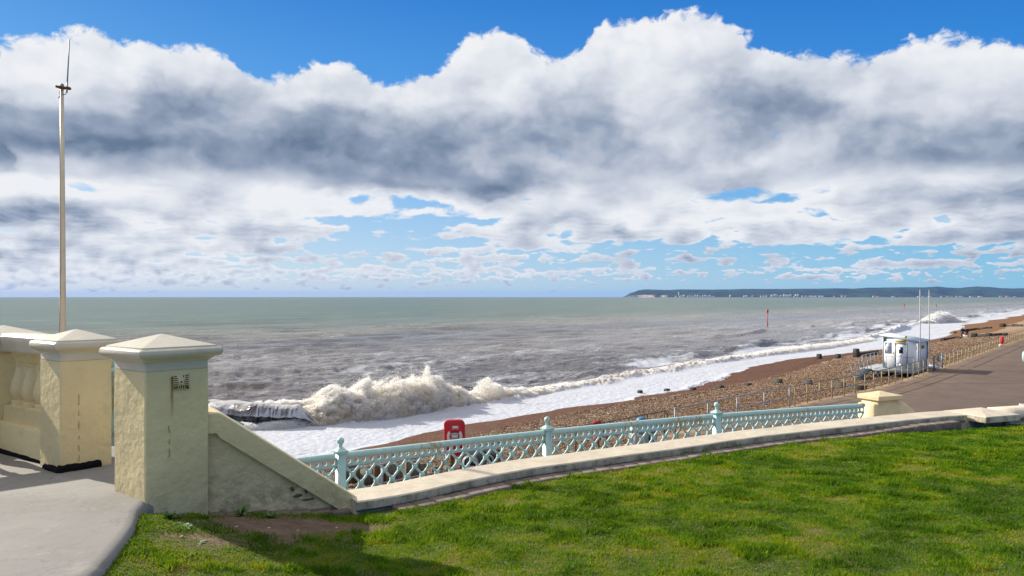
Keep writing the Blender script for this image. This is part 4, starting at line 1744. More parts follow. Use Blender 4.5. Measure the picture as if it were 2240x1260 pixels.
def build_railing():
    H = 2.30                                   # rail top below the eye
    K0 = H / 1.64
    P = [W(745, 990, H * F / 341), W(1197, 940, H * F / 291), W(1568, 905, H * F / 256), W(1889, 882, H * F / 233)]
    pts = [np.array([-3.55, 10.95, 0])] + [np.array([p[0], p[1], 0]) for p in P]
    path = catmull(pts, 16)
    L = arclen(path)
    sP = [L[16 * k] for k in range(5)]
    print('panel lengths', np.diff(sP))
    ZT = EYE - H
    root = empty('ornate_railing', (P[1][0], P[1][1], ZT - 0.85 * K0), 'turquoise cast iron railing with a row of round holes over a diamond lattice', 'railing')

    def pt(s, z, o=0.0):
        q = along(path, L, np.array([s]))[0]
        e = 0.02
        qa, qb = along(path, L, np.array([max(s - e, 0), min(s + e, L[-1])]))
        t = (qb - qa)[:2]
        t /= np.linalg.norm(t)
        o = o * K0
        return (q[0] - t[1] * o, q[1] + t[0] * o, ZT + (z - ZT) * K0)
    g = 0.045 * K0
    panels = [(sP[0], sP[1] - g), (sP[1] + g, sP[2] - g), (sP[2] + g, sP[3] - g), (sP[3] + g, sP[4])]
    for pi, (a, b2) in enumerate(panels):
        ln = b2 - a
        # top rail: rounded, on a flat bar
        rb = MB()
        ss = np.arange(a - 0.01, b2 + 0.02, 0.12)
        prof = [(-0.030, -0.052), (-0.038, -0.030), (-0.030, -0.010), (-0.012, 0.0), (0.012, 0.0), (0.030, -0.010), (0.038, -0.030), (0.030, -0.052)]
        rb.loft([[pt(s, ZT + z, o) for o, z in prof] for s in ss])
        auto_smooth(rb.build('top_rail', M['turq'], root), 60)
        # frieze of holes
        fb = MB()
        n = max(4, int(round(ln / (0.0865 * K0))))
        cw = ln / n
        z0, z1 = ZT - 0.046, ZT - 0.137
        zc, rh = ZT - 0.094, 0.0275
        K = 16
        for o0, o1 in ((-0.008, 0.008),):
            for i in range(n):
                c = a + cw * (i + 0.5)
                sq, ci = [], []
                for k in range(K):
                    an = 2 * math.pi * k / K + math.pi / K * 0
                    ca, sa = math.cos(an), math.sin(an)
                    ci.append((c + rh * K0 * ca, zc + rh * sa))
                    m = max(abs(ca), abs(sa))
                    zz = zc + (z0 - zc if sa > 0 else zc - z1) * sa / m
                    sq.append((c + cw / 2 * ca / m, zz))
                base = len(fb.v)
                for o in (o0, o1):
                    fb.v += [pt(s, z, o) for s, z in sq]
                    fb.v += [pt(s, z, o) for s, z in ci]
                for k in range(K):
                    j = (k + 1) % K
                    fb.f.append([base + k, base + j, base + K + j, base + K + k])
                    bb = base + 2 * K
                    fb.f.append([bb + k, bb + K + k, bb + K + j, bb + j])
                    fb.f.append([base + K + k, base + K + j, bb + K + j, bb + K + k])
        # thin mouldings above and below the holes
        ss = np.arange(a, b2 + 0.05, 0.1)
        ss[-1] = b2
        for zz, hh, ww in ((z1 - 0.004, 0.016, 0.028), (z0 - 0.008, 0.007, 0.022)):
            fb.loft([[pt(s, zz - hh / 2, -ww / 2), pt(s, zz - hh / 2, ww / 2), pt(s, zz + hh / 2, ww / 2), pt(s, zz + hh / 2, -ww / 2)] for s in ss])
        for i in range(n):                                     # rivet heads in the corners of each hole
            c = a + cw * i
            for zz in (zc + 0.034, zc - 0.034):
                for sx in (-0.012, 0.012):
                    q = pt(min(max(c + sx * K0, a), b2), zz, -0.008)
                    fb.box(q, (0.010, 0.011, 0.010), 0.6)
        fb.build('frieze', M['turq'], root)
        # lattice
        lb = MB()
        nx = max(1, int(round(ln / (0.187 * K0))))
        px = ln / nx
        rows_z = [z1 - 0.004 - 0.104 * k for k in range(7)]
        nodes = []
        for r, z in enumerate(rows_z):
            off = 0.0 if r % 2 == 0 else 0.5
            ks = range(nx + 1) if r % 2 == 0 else range(nx)
            for k in ks:
                nodes.append((r, a + (k + off) * px, z))
        for r, s, z in nodes:
            if r + 1 < len(rows_z):
                for dx in (-0.5, 0.5):
                    s2 = s + dx * px
                    if s2 < a - 1e-3 or s2 > b2 + 1e-3:
                        continue
                    A, B = Vector(pt(s, z)), Vector(pt(s2, rows_z[r + 1]))
                    lb.bar(A, B, 0.021 * K0, 0.020 * K0, up=Vector(pt(s, z, 1)) - Vector(pt(s, z, 0)))
            c = pt(s, z)
            if r > 0:
                t0, t1 = Vector(pt(max(s - 0.05, 0), z)), Vector(pt(min(s + 0.05, L[-1]), z))
                an = math.atan2((t1 - t0).y, (t1 - t0).x)
                ring = []
                hw, hz, ch = 0.027 * K0, 0.029 * K0, 0.009 * K0
                for (ux, uz) in ((-hw + ch, -hz), (hw - ch, -hz), (hw, -hz + ch), (hw, hz - ch), (hw - ch, hz), (-hw + ch, hz), (-hw, hz - ch), (-hw, -hz + ch)):
                    ring.append((ux, uz))
                fr = [(c[0] + ux * math.cos(an) + 0.024 * math.sin(an), c[1] + ux * math.sin(an) - 0.024 * math.cos(an), c[2] + uz) for ux, uz in ring]
                bk = [(c[0] + ux * math.cos(an) - 0.024 * math.sin(an), c[1] + ux * math.sin(an) + 0.024 * math.cos(an), c[2] + uz) for ux, uz in ring]
                lb.quad_block(bk, fr)
        lb.loft([[pt(s, rows_z[-1] - 0.035, -0.02), pt(s, rows_z[-1] - 0.035, 0.02), pt(s, rows_z[-1] + 0.0, 0.02), pt(s, rows_z[-1] + 0.0, -0.02)] for s in ss])
        lb.build('lattice', M['turq'], root)
    # posts with ball finials
    for k in (1, 2, 3):
        q = pt(sP[k], 0)
        t0, t1 = Vector(pt(sP[k] - 0.05, 0)), Vector(pt(sP[k] + 0.05, 0))
        an = math.atan2((t1 - t0).y, (t1 - t0).x)
        b = MB()
        b.sqlathe((q[0], q[1], ZT), [(h * K0, z * K0) for h, z in ((0.052, -0.85), (0.052, -0.80), (0.044, -0.78), (0.044, -0.015))], an, 0.006)
        po = b.build('post', M['turq'], root)
        b = MB()
        b.sqlathe((q[0], q[1], ZT), [(h * K0, z * K0) for h, z in ((0.046, -0.015), (0.050, -0.01), (0.066, 0.012), (0.066, 0.022), (0.046, 0.034), (0.024, 0.055))], an, 0.006)
        b.lathe((q[0], q[1], ZT + 0.05 * K0), [(h * K0, z * K0) for h, z in [(0.024, 0.0), (0.020, 0.02), (0.021, 0.035)] + [(0.039 * math.sin(R(a)), 0.073 - 0.039 * math.cos(R(a))) for a in range(30, 181, 15)]], 16)
        auto_smooth(b.build('finial', M['turq'], po), 40)
    # lower terrace the railing stands on
    zt = ZT - 0.85 * K0 + 0.01
    outer = offset2(path, 0.35)[::4]
    inner = offset2(clip_path(KERB, KERB_L, 0.0, s_at_kerb(8.6, 13.5), 0.6), 0.45)
    ring = [(-3.3, 7.6)] + [tuple(q[:2]) for q in inner] + [(outer[-1][0] + 1.2, outer[-1][1] + 0.3)] + [tuple(q[:2]) for q in outer[::-1]]
    tb = MB()
    tb.quad_block([(x, y, PROM_Z - 0.3) for x, y in ring], [(x, y, zt) for x, y in ring])
    o = tb.build('lower_terrace', M['concrete'], None)
    tag(o, 'lower paved terrace under the turquoise railing', 'terrace', kind='structure')
    return P[3]


RAIL_END = build_railing()


# ------------------------------------------------------------------ small pillar at the right-hand end of the railing
def end_pillar():
    d = np.array([math.sin(R(68)), math.cos(R(68))])
    nrm = np.array([-d[1], d[0]])
    D0 = 17.3
    n0 = np.array([(1921 - 1120) / F * D0, D0])          # corner nearest the camera
    hx, hy = 0.305, 0.235
    c = n0 + d * hx + nrm * hy
    ang = math.atan2(d[1], d[0])
    zb, zs = -1.85, -0.565
    root = empty('end_pillar', (c[0], c[1], zb), 'short yellow cream pillar with a flat pyramid cap ending the turquoise railing', 'pillar')
    b = MB()
    b.box((c[0], c[1], (zb + zs) / 2), (2 * hx, 2 * hy, zs - zb), ang, bev=0.015)
    b.build('shaft', M['cream_warm'], root)
    b = MB()
    q = c - d * (hx + 0.05)
    b.box((q[0], q[1], (zb + zs - 0.075) / 2), (0.13, 0.48, zs - 0.075 - zb), ang, bev=0.03)
    b.build('side_ledge', M['cream_warm'], root)
    b = MB()
    b.sqlathe((c[0], c[1], 0), [(hx, zs + 0.001), (hx + 0.045, zs + 0.004), (hx + 0.052, zs + 0.014), (hx + 0.052, zs + 0.092), (hx + 0.046, zs + 0.100), (0.16, zs + 0.145), (0.05, zs + 0.178), (0.004, zs + 0.182)], ang, 0.02, 1.0, 0.86)
    auto_smooth(b.build('cap', M['cream_warm'], root), 8)
    b = MB()
    loops = []
    a0 = c + d * (hx + 0.001)
    for u, z in ((0.0, -0.62), (0.15, -0.63), (0.25, -0.66), (0.38, -0.74), (0.64, -0.95), (0.98, -1.26)):
        q = a0 + d * u
        loops.append([(*(q - nrm * 0.2), zb), (*(q - nrm * 0.2), z - 0.012), (*(q - nrm * 0.18), z), (*(q + nrm * 0.2), z), (*(q + nrm * 0.2), zb)])
    b.loft(loops)
    b.build('wing', M['cream_warm'], root)


end_pillar()


# ------------------------------------------------------------------ mast at the left
def mast():
    D = 13.6
    p0 = W(137.5, 720, D)
    top = W(135.5, 190, D)
    root = empty('mast', (p0[0], p0[1], PROM_Z), 'tall slim cream mast with a radio aerial at its top behind the left pillars', 'mast')
    zt = top[2]
    lean = (top[0] - p0[0])
    b = MB()
    b.tube([(p0[0] - lean * 0.3, p0[1], PROM_Z), (p0[0], p0[1], p0[2]), (p0[0] + lean * 0.5, p0[1], (p0[2] + zt) / 2), (top[0], p0[1], zt)], [0.058, 0.052, 0.043, 0.028], 14)
    b.build('pole', M['cream_post'], root, True)
    b = MB()
    x, y = top[0], p0[1]
    s = D / F
    b.box((x + 5 * s, y - 0.05, zt - 3 * s), (28 * s, 0.05, 4.5 * s), 0, M=Matrix.Rotation(R(8), 3, 'Y'))
    b.box((x + 17 * s, y - 0.05, zt - 5 * s), (9 * s, 0.07, 5 * s), 0)
    b.box((x, y, zt - 2 * s), (9 * s, 0.09, 5 * s), 0)
    b.build('bracket', M['rust'], root)
    b = MB()
    b.lathe((x, y, zt), [(0.030, -0.01), (0.032, 0.0), (0.032, 5 * s), (0.02, 7 * s)], 12)
    b.build('pole_cap', M['galv'], root)
    a0, a1 = W(150.5, 205, D), W(156.5, 88, D)
    b = MB()
    b.tube([(a0[0], y - 0.06, a0[2]), (W(151.5, 183, D)[0], y - 0.06, W(151.5, 183, D)[2])], 0.014, 8)
    b.tube([(W(151.5, 183, D)[0], y - 0.06, W(151.5, 183, D)[2]), (a1[0], y - 0.06, a1[2])], [0.012, 0.009], 8)
    b.build('aerial', M['grey'], root)
    b = MB()
    pts = [W(149.5, 204, D), W(148, 208, D), W(143, 209.5, D), W(139, 207, D)]
    b.tube([(p[0], y - 0.06, p[2]) for p in pts], 0.006, 6)
    b.build('cable', M['black'], root)
    b = MB()
    q = W(130.5, 210, D)
    b.lathe((q[0], y, q[2] - 0.02), [(0.004, -0.03), (0.02, -0.015), (0.022, 0.01), (0.008, 0.03)], 10)
    b.tube([(q[0], y, q[2]), (q[0] - 0.005, y, q[2] + 0.10), (x - 0.02, y, q[2] + 0.11)], 0.006, 6)
    b.build('pulley', M['black'], root)
    b = MB()
    pts = []
    for k in range(24):
        f = k / 23
        zz = q[2] - 0.04 - f * (q[2] + 3.4)
        pts.append((q[0] + 0.03 + (0.06 * math.sin(f * 7.0) * f), y - 0.055, zz))
    b.tube(pts, 0.005, 5)
    b.build('halyard', M['galv'], root)


mast()


def stair_rail():
    D = 9.3
    p = W(245.5, 800, D)
    root = empty('stair_railing', (p[0], p[1], -0.4), 'turquoise stair railing post seen in the narrow gap between the two pillars', 'railing')
    b = MB()
    zt = W(245, 812, D)[2]
    b.sqlathe((p[0], p[1], 0), [(0.045, -0.9), (0.045, zt - 0.01), (0.06, zt), (0.05, zt + 0.02), (0.02, zt + 0.05)], R(45), 0.006)
    b.lathe((p[0], p[1], zt + 0.05), [(0.02, 0.0), (0.036, 0.03), (0.042, 0.06), (0.03, 0.09), (0.004, 0.10)], 14)
    b.build('post', M['turq'], root)
    b = MB()
    e = np.array([p[0], p[1]]) + np.array([0.72, 0.69]) * 1.6
    for dz in (-0.06, -0.62):
        b.bar((p[0] + 0.04, p[1] + 0.02, zt + dz), (e[0], e[1], zt + dz - 0.75), 0.05)
    for k in range(1, 9):
        f = k / 9
        q = np.array([p[0], p[1]]) * (1 - f) + e * f
        b.bar((q[0], q[1], zt - 0.06 - 0.75 * f), (q[0], q[1], zt - 0.62 - 0.75 * f), 0.02)
    b.build('railing_panel', M['turq'], root)


stair_rail()
# ------------------------------------------------------------------ promenade handrails
def s_at(x, y):
    return RAIL_L[np.argmin(np.hypot(RAIL[:, 0] - x, RAIL[:, 1] - y))]


RFINE = along(RAIL, RAIL_L, np.linspace(0, RAIL_L[-1], 8000))
RFL = np.linspace(0, RAIL_L[-1], 8000)


def s_px(px):
    """distance along the rail line where it crosses a sight line"""
    k = np.argmin(np.abs(RFINE[:, 0] / np.maximum(RFINE[:, 1], 1) - (px - 1120) / F) + (RFINE[:, 1] < 5) * 9)
    return RFL[k]


def handrail(label, posts, mp, mr, name='handrail', zt=1.05, zm=0.52, loop_start=False, loop_end=False, r=0.026, rp=0.035, z0=PROM_Z, square=False, far=False):
    P = along(RAIL, RAIL_L, np.array(posts))
    root = empty(name, (P[0][0], P[0][1], z0), label, 'handrail')
    for p in P:
        b = MB()
        if square:
            b.box((p[0], p[1], z0 + zt / 2 - 0.15), (rp * 2, rp * 2, zt + 0.25), R(45))
        else:
            b.tube([(p[0], p[1], z0 - 0.25), (p[0], p[1], z0 + zt)], rp, 8 if not far else 5)
        b.build('post', mp, root)
    ss = np.arange(posts[0], posts[-1] + 0.01, 1.2)
    ss[-1] = posts[-1]
    Q = along(RAIL, RAIL_L, ss)
    b = MB()
    top = [(q[0], q[1], z0 + zt) for q in Q]
    mid = [(q[0], q[1], z0 + zm) for q in Q]
    e0 = along(RAIL, RAIL_L, np.array([posts[0] - 0.16]))[0]
    e1 = along(RAIL, RAIL_L, np.array([posts[-1] + 0.22]))[0]
    if loop_start:
        top = [(e0[0], e0[1], z0 + zm + 0.06), (e0[0], e0[1], z0 + zt - 0.1), ((e0[0] + Q[0][0]) / 2, (e0[1] + Q[0][1]) / 2, z0 + zt - 0.015)] + top
        mid = [((e0[0] + Q[0][0]) / 2, (e0[1] + Q[0][1]) / 2, z0 + zm + 0.01)] + mid
    if loop_end:
        top = top + [((e1[0] + Q[-1][0]) / 2, (e1[1] + Q[-1][1]) / 2, z0 + zt - 0.015), (e1[0], e1[1], z0 + zt - 0.12), (e1[0], e1[1], z0 + zm)]
    b.tube(top, r, 8)
    b.build('top_rail', mr, root, True)
    b = MB()
    b.tube(mid, r * 0.85, 8)
    b.build('mid_rail', mr, root, True)
    return root


sA = [s_px(px) for px in (1260, 1318, 1374, 1415, 1453)]
sG = [s_px(px) for px in (1476, 1547.5, 1612, 1672, 1727)]
s0, s1 = s_px(1739), s_px(2030)
sM = list(np.linspace(s0, s1, 17))
sF0, sF1 = s_px(2068), s_px(2238) + 60
sFar = list(np.arange(sF0, sF1, 1.9))
s_left = s_px(470)
sL = list(np.arange(s_left, s_px(1205), 2.35))
handrail('plain galvanised handrail on the beach side behind the turquoise railing at left', sL, M['galv'], M['galv'])
handrail('short brown handrail with a curved end behind the middle of the turquoise railing', sA, M['timber_post'], M['rail_brown'], loop_end=True)
handrail('silver handrail of five posts rising toward the brown promenade', sG, M['galv'], M['galv'], z0=PROM_Z + 0.02)
handrail('ochre posted handrail along the promenade passing in front of the lifeguard hut', sM, M['post_ochre'], M['rail_grey'], loop_start=True)
handrail('ochre posted handrail running into the distance beyond the blue gate', sFar, M['post_ochre'], M['rail_grey'], far=True)


def gate():
    a, b2 = along(RAIL, RAIL_L, np.array([s_px(2043), s_px(2061)]))
    root = empty('beach_gate', (a[0], a[1], PROM_Z), 'narrow blue grey metal gate in the handrail beside the lifeguard hut', 'gate')
    b = MB()
    for q in (a, b2):
        b = MB()
        b.box((q[0], q[1], PROM_Z + 0.5), (0.10, 0.10, 1.35), R(45))
        b.build('gate_post', M['blue_grey'], root)
    b = MB()
    for z in (0.15, 0.62, 1.05):
        b.bar((a[0], a[1], PROM_Z + z), (b2[0], b2[1], PROM_Z + z), 0.04)
    m = (a + b2) / 2
    b.box((m[0] + 0.05, m[1] + 0.05, PROM_Z + 0.82), (0.5, 0.03, 0.42), R(48))
    b.build('gate_panel', M['blue_grey'], root)


gate()


# ------------------------------------------------------------------ writing as thin raised letters
def text_part(txt, size, origin, xdir, mat, parent, name='lettering', ext=0.004):
    c = bpy.data.curves.new(name, 'FONT')
    c.body = txt
    c.size = size
    c.extrude = ext
    c.align_x = 'CENTER'
    c.align_y = 'CENTER'
    tmp = bpy.data.objects.new('tmp_text', c)
    COL.objects.link(tmp)
    dg = bpy.context.evaluated_depsgraph_get()
    me = bpy.data.meshes.new_from_object(tmp.evaluated_get(dg))
    bpy.data.objects.remove(tmp)
    x = Vector((xdir[0], xdir[1], 0)).normalized()
    z = Vector((0, 0, 1))
    n = x.cross(z)                               # towards the reader
    mt = Matrix((x, z, n)).transposed().to_4x4()
    mt.translation = Vector(origin) - Vector(root_loc(parent))
    me.transform(mt)
    me.materials.clear()
    me.materials.append(mat)
    o = bpy.data.objects.new(name, me)
    COL.objects.link(o)
    o.parent = parent
    return o


# ------------------------------------------------------------------ lifeguard hut
def hut():
    sdir = np.array([math.sin(R(38)), math.cos(R(38))])
    tdir = np.array([-sdir[1], sdir[0]])
    D = 60.0
    c0 = W(2008, 808.6, D)[:2]                        # corner next to the promenade, facing us
    zb = W(2008, 808.6, D)[2]
    wd, ln = 2.42, 3.4
    hr, hl = 2.06, 2.44                               # wall height at right and left
    def P(u, v, z):                                   # u seaward across the front, v back along the shore
        q = c0 + tdir * u + sdir * v
        return (q[0], q[1], zb + z)
    root = empty('lifeguard_hut', (c0[0], c0[1], zb), 'small white lifeguard hut with a sloping roof on a deck beside the promenade', 'hut')
    b = MB()
    b.quad_block([P(0, 0, 0.03), P(wd, 0, 0.03), P(wd, ln, 0.03), P(0, ln, 0.03)][::-1], [P(0, 0, hr), P(wd, 0, hl), P(wd, ln, hl), P(0, ln, hr)][::-1])
    b.build('walls', M['white'], root)
    b = MB()
    k = (hl - hr) / wd
    th = 0.09
    u0, u1, v0, v1 = -0.22, wd + 0.30, -0.07, ln + 0.18
    z0, z1 = hr + k * u0 + 0.004, hr + k * u1 + 0.004
    b.quad_block([P(u0, v0, z0), P(u1, v0, z1), P(u1, v1, z1), P(u0, v1, z0)][::-1], [P(u0, v0, z0 + th), P(u1, v0, z1 + th), P(u1, v1, z1 + th), P(u0, v1, z0 + th)][::-1])
    rf = b.build('roof', M['roof'], root)
    b = MB()
    b.box(P(1.0, 0.7, hr + k * 1.0 + th + 0.09), (0.26, 0.16, 0.16), R(50))
    b.build('roof_lamp', M['yellow'], rf)
    b = MB()
    b.tube([P(0.45, 1.2, hr + 0.1), P(0.45, 1.2, hr + 0.55)], 0.012, 6)
    b.build('roof_aerial', M['grey'], rf)
    b = MB()
    b.bar(P(0.95, 2.2, hr + k * .95 + th + 0.02), P(0.0, 1.5, hr + th + 0.02), 0.05, 0.03)
    b.build('roof_cable', M['blue_grey'], rf)
    # trim posts at the corners
    for u, v, h in ((0, 0, hr), (wd, 0, hl), (0, ln, hr)):
        q = P(u, v, 0)
        b = MB()
        b.box((q[0], q[1], zb + h / 2), (0.09, 0.09, h - 0.03), R(52))
        b.build('corner_trim', M['grey_pale'], root)
    # front: positions given as fractions from the left end of the front wall
    def fu(px):
        return wd * (2008 - px) / (2008 - 1938.0)
    def front(px0, px1, za, zc, out, name, mat, par=root, th2=0.03):
        ua, ub = fu(px1), fu(px0)
        b = MB()
        b.quad_block([P(ua, -out + th2, za), P(ub, -out + th2, za), P(ub, -out + th2, zc), P(ua, -out + th2, zc)], [P(ua, -out, za), P(ub, -out, za), P(ub, -out, zc), P(ua, -out, zc)])
        return b.build(name, mat, par)
    door = front(1964, 1984.5, 0.10, 1.86, 0.012, 'door', M['white'], root, 0.02)
    for a, bb, za, zc in ((1961.3, 1963.9, 0.08, 1.96), (1984.6, 1987.2, 0.08, 1.96), (1964.0, 1984.5, 1.865, 1.96)):
        front(a, bb, za, zc, 0.022, 'door_frame', M['frame'], door, 0.025)
    front(1969.5, 1978.5, 1.17, 1.66, 0.017, 'window_frame', M['frame'], door, 0.02)
    front(1970.7, 1977.3, 1.21, 1.62, 0.021, 'window_pane', M['dark'], door, 0.01)
    front(1971, 1976, 0.98, 1.03, 0.016, 'door_notice', M['red_sign'], door, 0.01)
    front(1970.5, 1977, 0.16, 0.38, 0.016, 'kick_plate', M['label'], door, 0.01)
    front(1979.8, 1981.3, 0.86, 0.93, 0.055, 'handle', M['grey'], door, 0.03)
    nb = front(1941.2, 1955.6, 1.12, 1.99, 0.012, 'notice_board', M['board'])
    front(1942.4, 1954.4, 1.16, 1.94, 0.015, 'notice_sheet', M['board'], nb, 0.01)
    front(1944, 1953, 1.60, 1.64, 0.018, 'red_line', M['red_sign'], nb, 0.01)
    sg = front(1940, 1945, 2.05, 2.30, 0.02, 'first_aid_sign', M['green'])
    front(1940, 1945, 2.305, 2.38, 0.02, 'sign_header', M['yellow'], sg, 0.02)
    front(1942.2, 1942.9, 2.11, 2.25, 0.024, 'sign_cross', M['label'], sg, 0.012)
    sg = front(1962.5, 1985, 2.0, 2.165, 0.025, 'name_sign', M['yellow'], root, 0.025)
    q = P(fu(1973.7), -0.030, 2.075)
    text_part('Lifeguards', 0.155, q, -tdir, M['print'], sg)
    w = front(1957, 1960, 1.12, 1.24, 0.015, 'warning_sign', M['yellow'], root, 0.012)
    front(2005, 2007.8, 1.55, 1.95, 0.04, 'meter_box', M['grey'], root, 0.04)
    # right side: yellow sign, downpipe
    b = MB()
    b.quad_block([P(0, 1.1, 1.5), P(0, 2.3, 1.5), P(0, 2.3, 1.78), P(0, 1.1, 1.78)], [P(-0.02, 1.1, 1.5), P(-0.02, 2.3, 1.5), P(-0.02, 2.3, 1.78), P(-0.02, 1.1, 1.78)])
    s2 = b.build('side_sign', M['yellow'], root)
    text_part('Lifeguards', 0.2, P(-0.024, 1.7, 1.64), sdir, M['print'], s2)
    b = MB()
    b.tube([P(-0.06, ln - 0.12, 0.05), P(-0.06, ln - 0.12, hr - 0.1)], 0.035, 8)
    b.build('downpipe', M['grey'], root)
    # ---- deck with ramp and guard rails
    rd = empty('hut_deck', P(1.2, 0.5, -0.4), 'grey raised deck with ramp and thin guard rails under the lifeguard hut', 'deck')
    b = MB()
    zf = 0.02
    b.quad_block([P(-0.15, -1.5, zf - 0.22), P(wd + 1.3, -1.5, zf - 0.22), P(wd + 1.3, ln + 0.2, zf - 0.22), P(-0.15, ln + 0.2, zf - 0.22)][::-1], [P(-0.15, -1.5, zf), P(wd + 1.3, -1.5, zf), P(wd + 1.3, ln + 0.2, zf), P(-0.15, ln + 0.2, zf)][::-1])
    b.build('platform', M['grey'], rd)
    for u in (0.1, 1.3, 2.5, 3.55):
        for v in (-1.35, 1.2, 3.3):
            b = MB()
            q = P(u, v, -0.65)
            b.box(q, (0.14, 0.14, 0.86), R(52))
            b.build('leg', M['grey'], rd)
    b = MB()
    ra, rb_ = 2.9, 3.62
    b.quad_block([P(ra, -3.9, -0.55), P(rb_, -3.9, -0.55), P(rb_, -1.5, -0.06), P(ra, -1.5, -0.06)], [P(ra, -3.9, -0.48), P(rb_, -3.9, -0.48), P(rb_, -1.5, 0.01), P(ra, -1.5, 0.01)])
    b.build('ramp', M['steel_dark'], rd)
    for u in (ra + 0.05, rb_ - 0.05):
        b = MB()
        b.tube([P(u, -4.75, -0.05), P(u, -4.6, 0.42), P(u, -1.5, 1.0), P(u, -0.2 if u > 3 else -1.3, 1.0)], 0.022, 6)
        b.tube([P(u, -4.6, -0.05), P(u, -1.5, 0.52), P(u, -0.2 if u > 3 else -1.3, 0.52)], 0.018, 6)
        for v, f in ((-4.5, -0.55), (-3.5, -0.36), (-2.5, -0.18), (-1.5, 0.0)):
            h = np.interp(v, [-4.6, -1.5], [0.42, 1.0])
            b.tube([P(u, v, f), P(u, v, h)], 0.022, 6)
        b.build('ramp_rail', M['galv'], rd)
    b = MB()
    for z in (1.0, 0.5):
        pts = [P(2.0, -1.42, z), P(-0.05, -1.42, z)]
        b.tube(pts, 0.022, 6)
    b.tube([P(-0.05, -1.42, 1.0), P(-0.12, -1.42, 0.9), P(-0.12, -1.42, 0.55), P(-0.05, -1.42, 0.5)], 0.022, 6)
    for u in (1.9, 0.85, 0.0):
        b.tube([P(u, -1.42, 0.0), P(u, -1.42, 1.0)], 0.022, 6)
    b.build('front_rail', M['galv'], rd)
    b = MB()
    uu = wd + 1.2
    for z in (1.0, 0.5):
        b.tube([P(uu, -1.4, z), P(uu, ln, z)], 0.02, 6)
    for v in (-1.4, -0.2, 1.0, 2.2, ln):
        b.tube([P(uu, v, 0), P(uu, v, 1.0)], 0.02, 6)
    b.build('side_rail', M['galv'], rd)
    # ---- two tall thin flagpoles by the hut
    for px, Dp, ptop, lab in ((2013.3, 59.2, 635.6, 'thin white flagpole in front of the lifeguard hut corner'), (2033.2, 63.2, 636, 'thin white flagpole just behind the lifeguard hut')):
        q = W(px, 800, Dp)
        zt = W(px, ptop, Dp)[2]
        rp = empty('flagpole', (q[0], q[1], PROM_Z - 0.2), lab, 'flagpole')
        b = MB()
        b.tube([(q[0], q[1], PROM_Z - 0.5), (q[0] - 0.03, q[1], zt)], [0.045, 0.03], 8)
        b.build('pole', M['pole_white'], rp, True)
        b = MB()
        b.lathe((q[0] - 0.03, q[1], zt), [(0.05, 0), (0.05, 0.05), (0.01, 0.08)], 8)
        b.build('pole_cap', M['pole_white'], rp, True)
    # white rescue board lying beside the hut
    q = W(2037, 802, 63.0)
    b = MB()
    loops = []
    for k in range(11):
        f = k / 10
        wv = 0.28 * math.sin(math.pi * (0.08 + 0.84 * f)) ** 0.6
        cc = np.array([q[0], q[1]]) + np.array([0.62, -0.1]) * (f - 0.5) * 2.0
        loops.append([(cc[0] + 0.1 * wv * math.cos(R(a)), cc[1] + wv * math.cos(R(a)), q[2] - 0.25 + 0.2 * wv / 0.28 * (math.sin(R(a)) + 1)) for a in range(0, 360, 40)])
    b.loft(loops)
    b.build('rescue_board', M['white'], None, True, label='white rescue board lying on the shingle right of the hut', cat='rescue board')


hut()


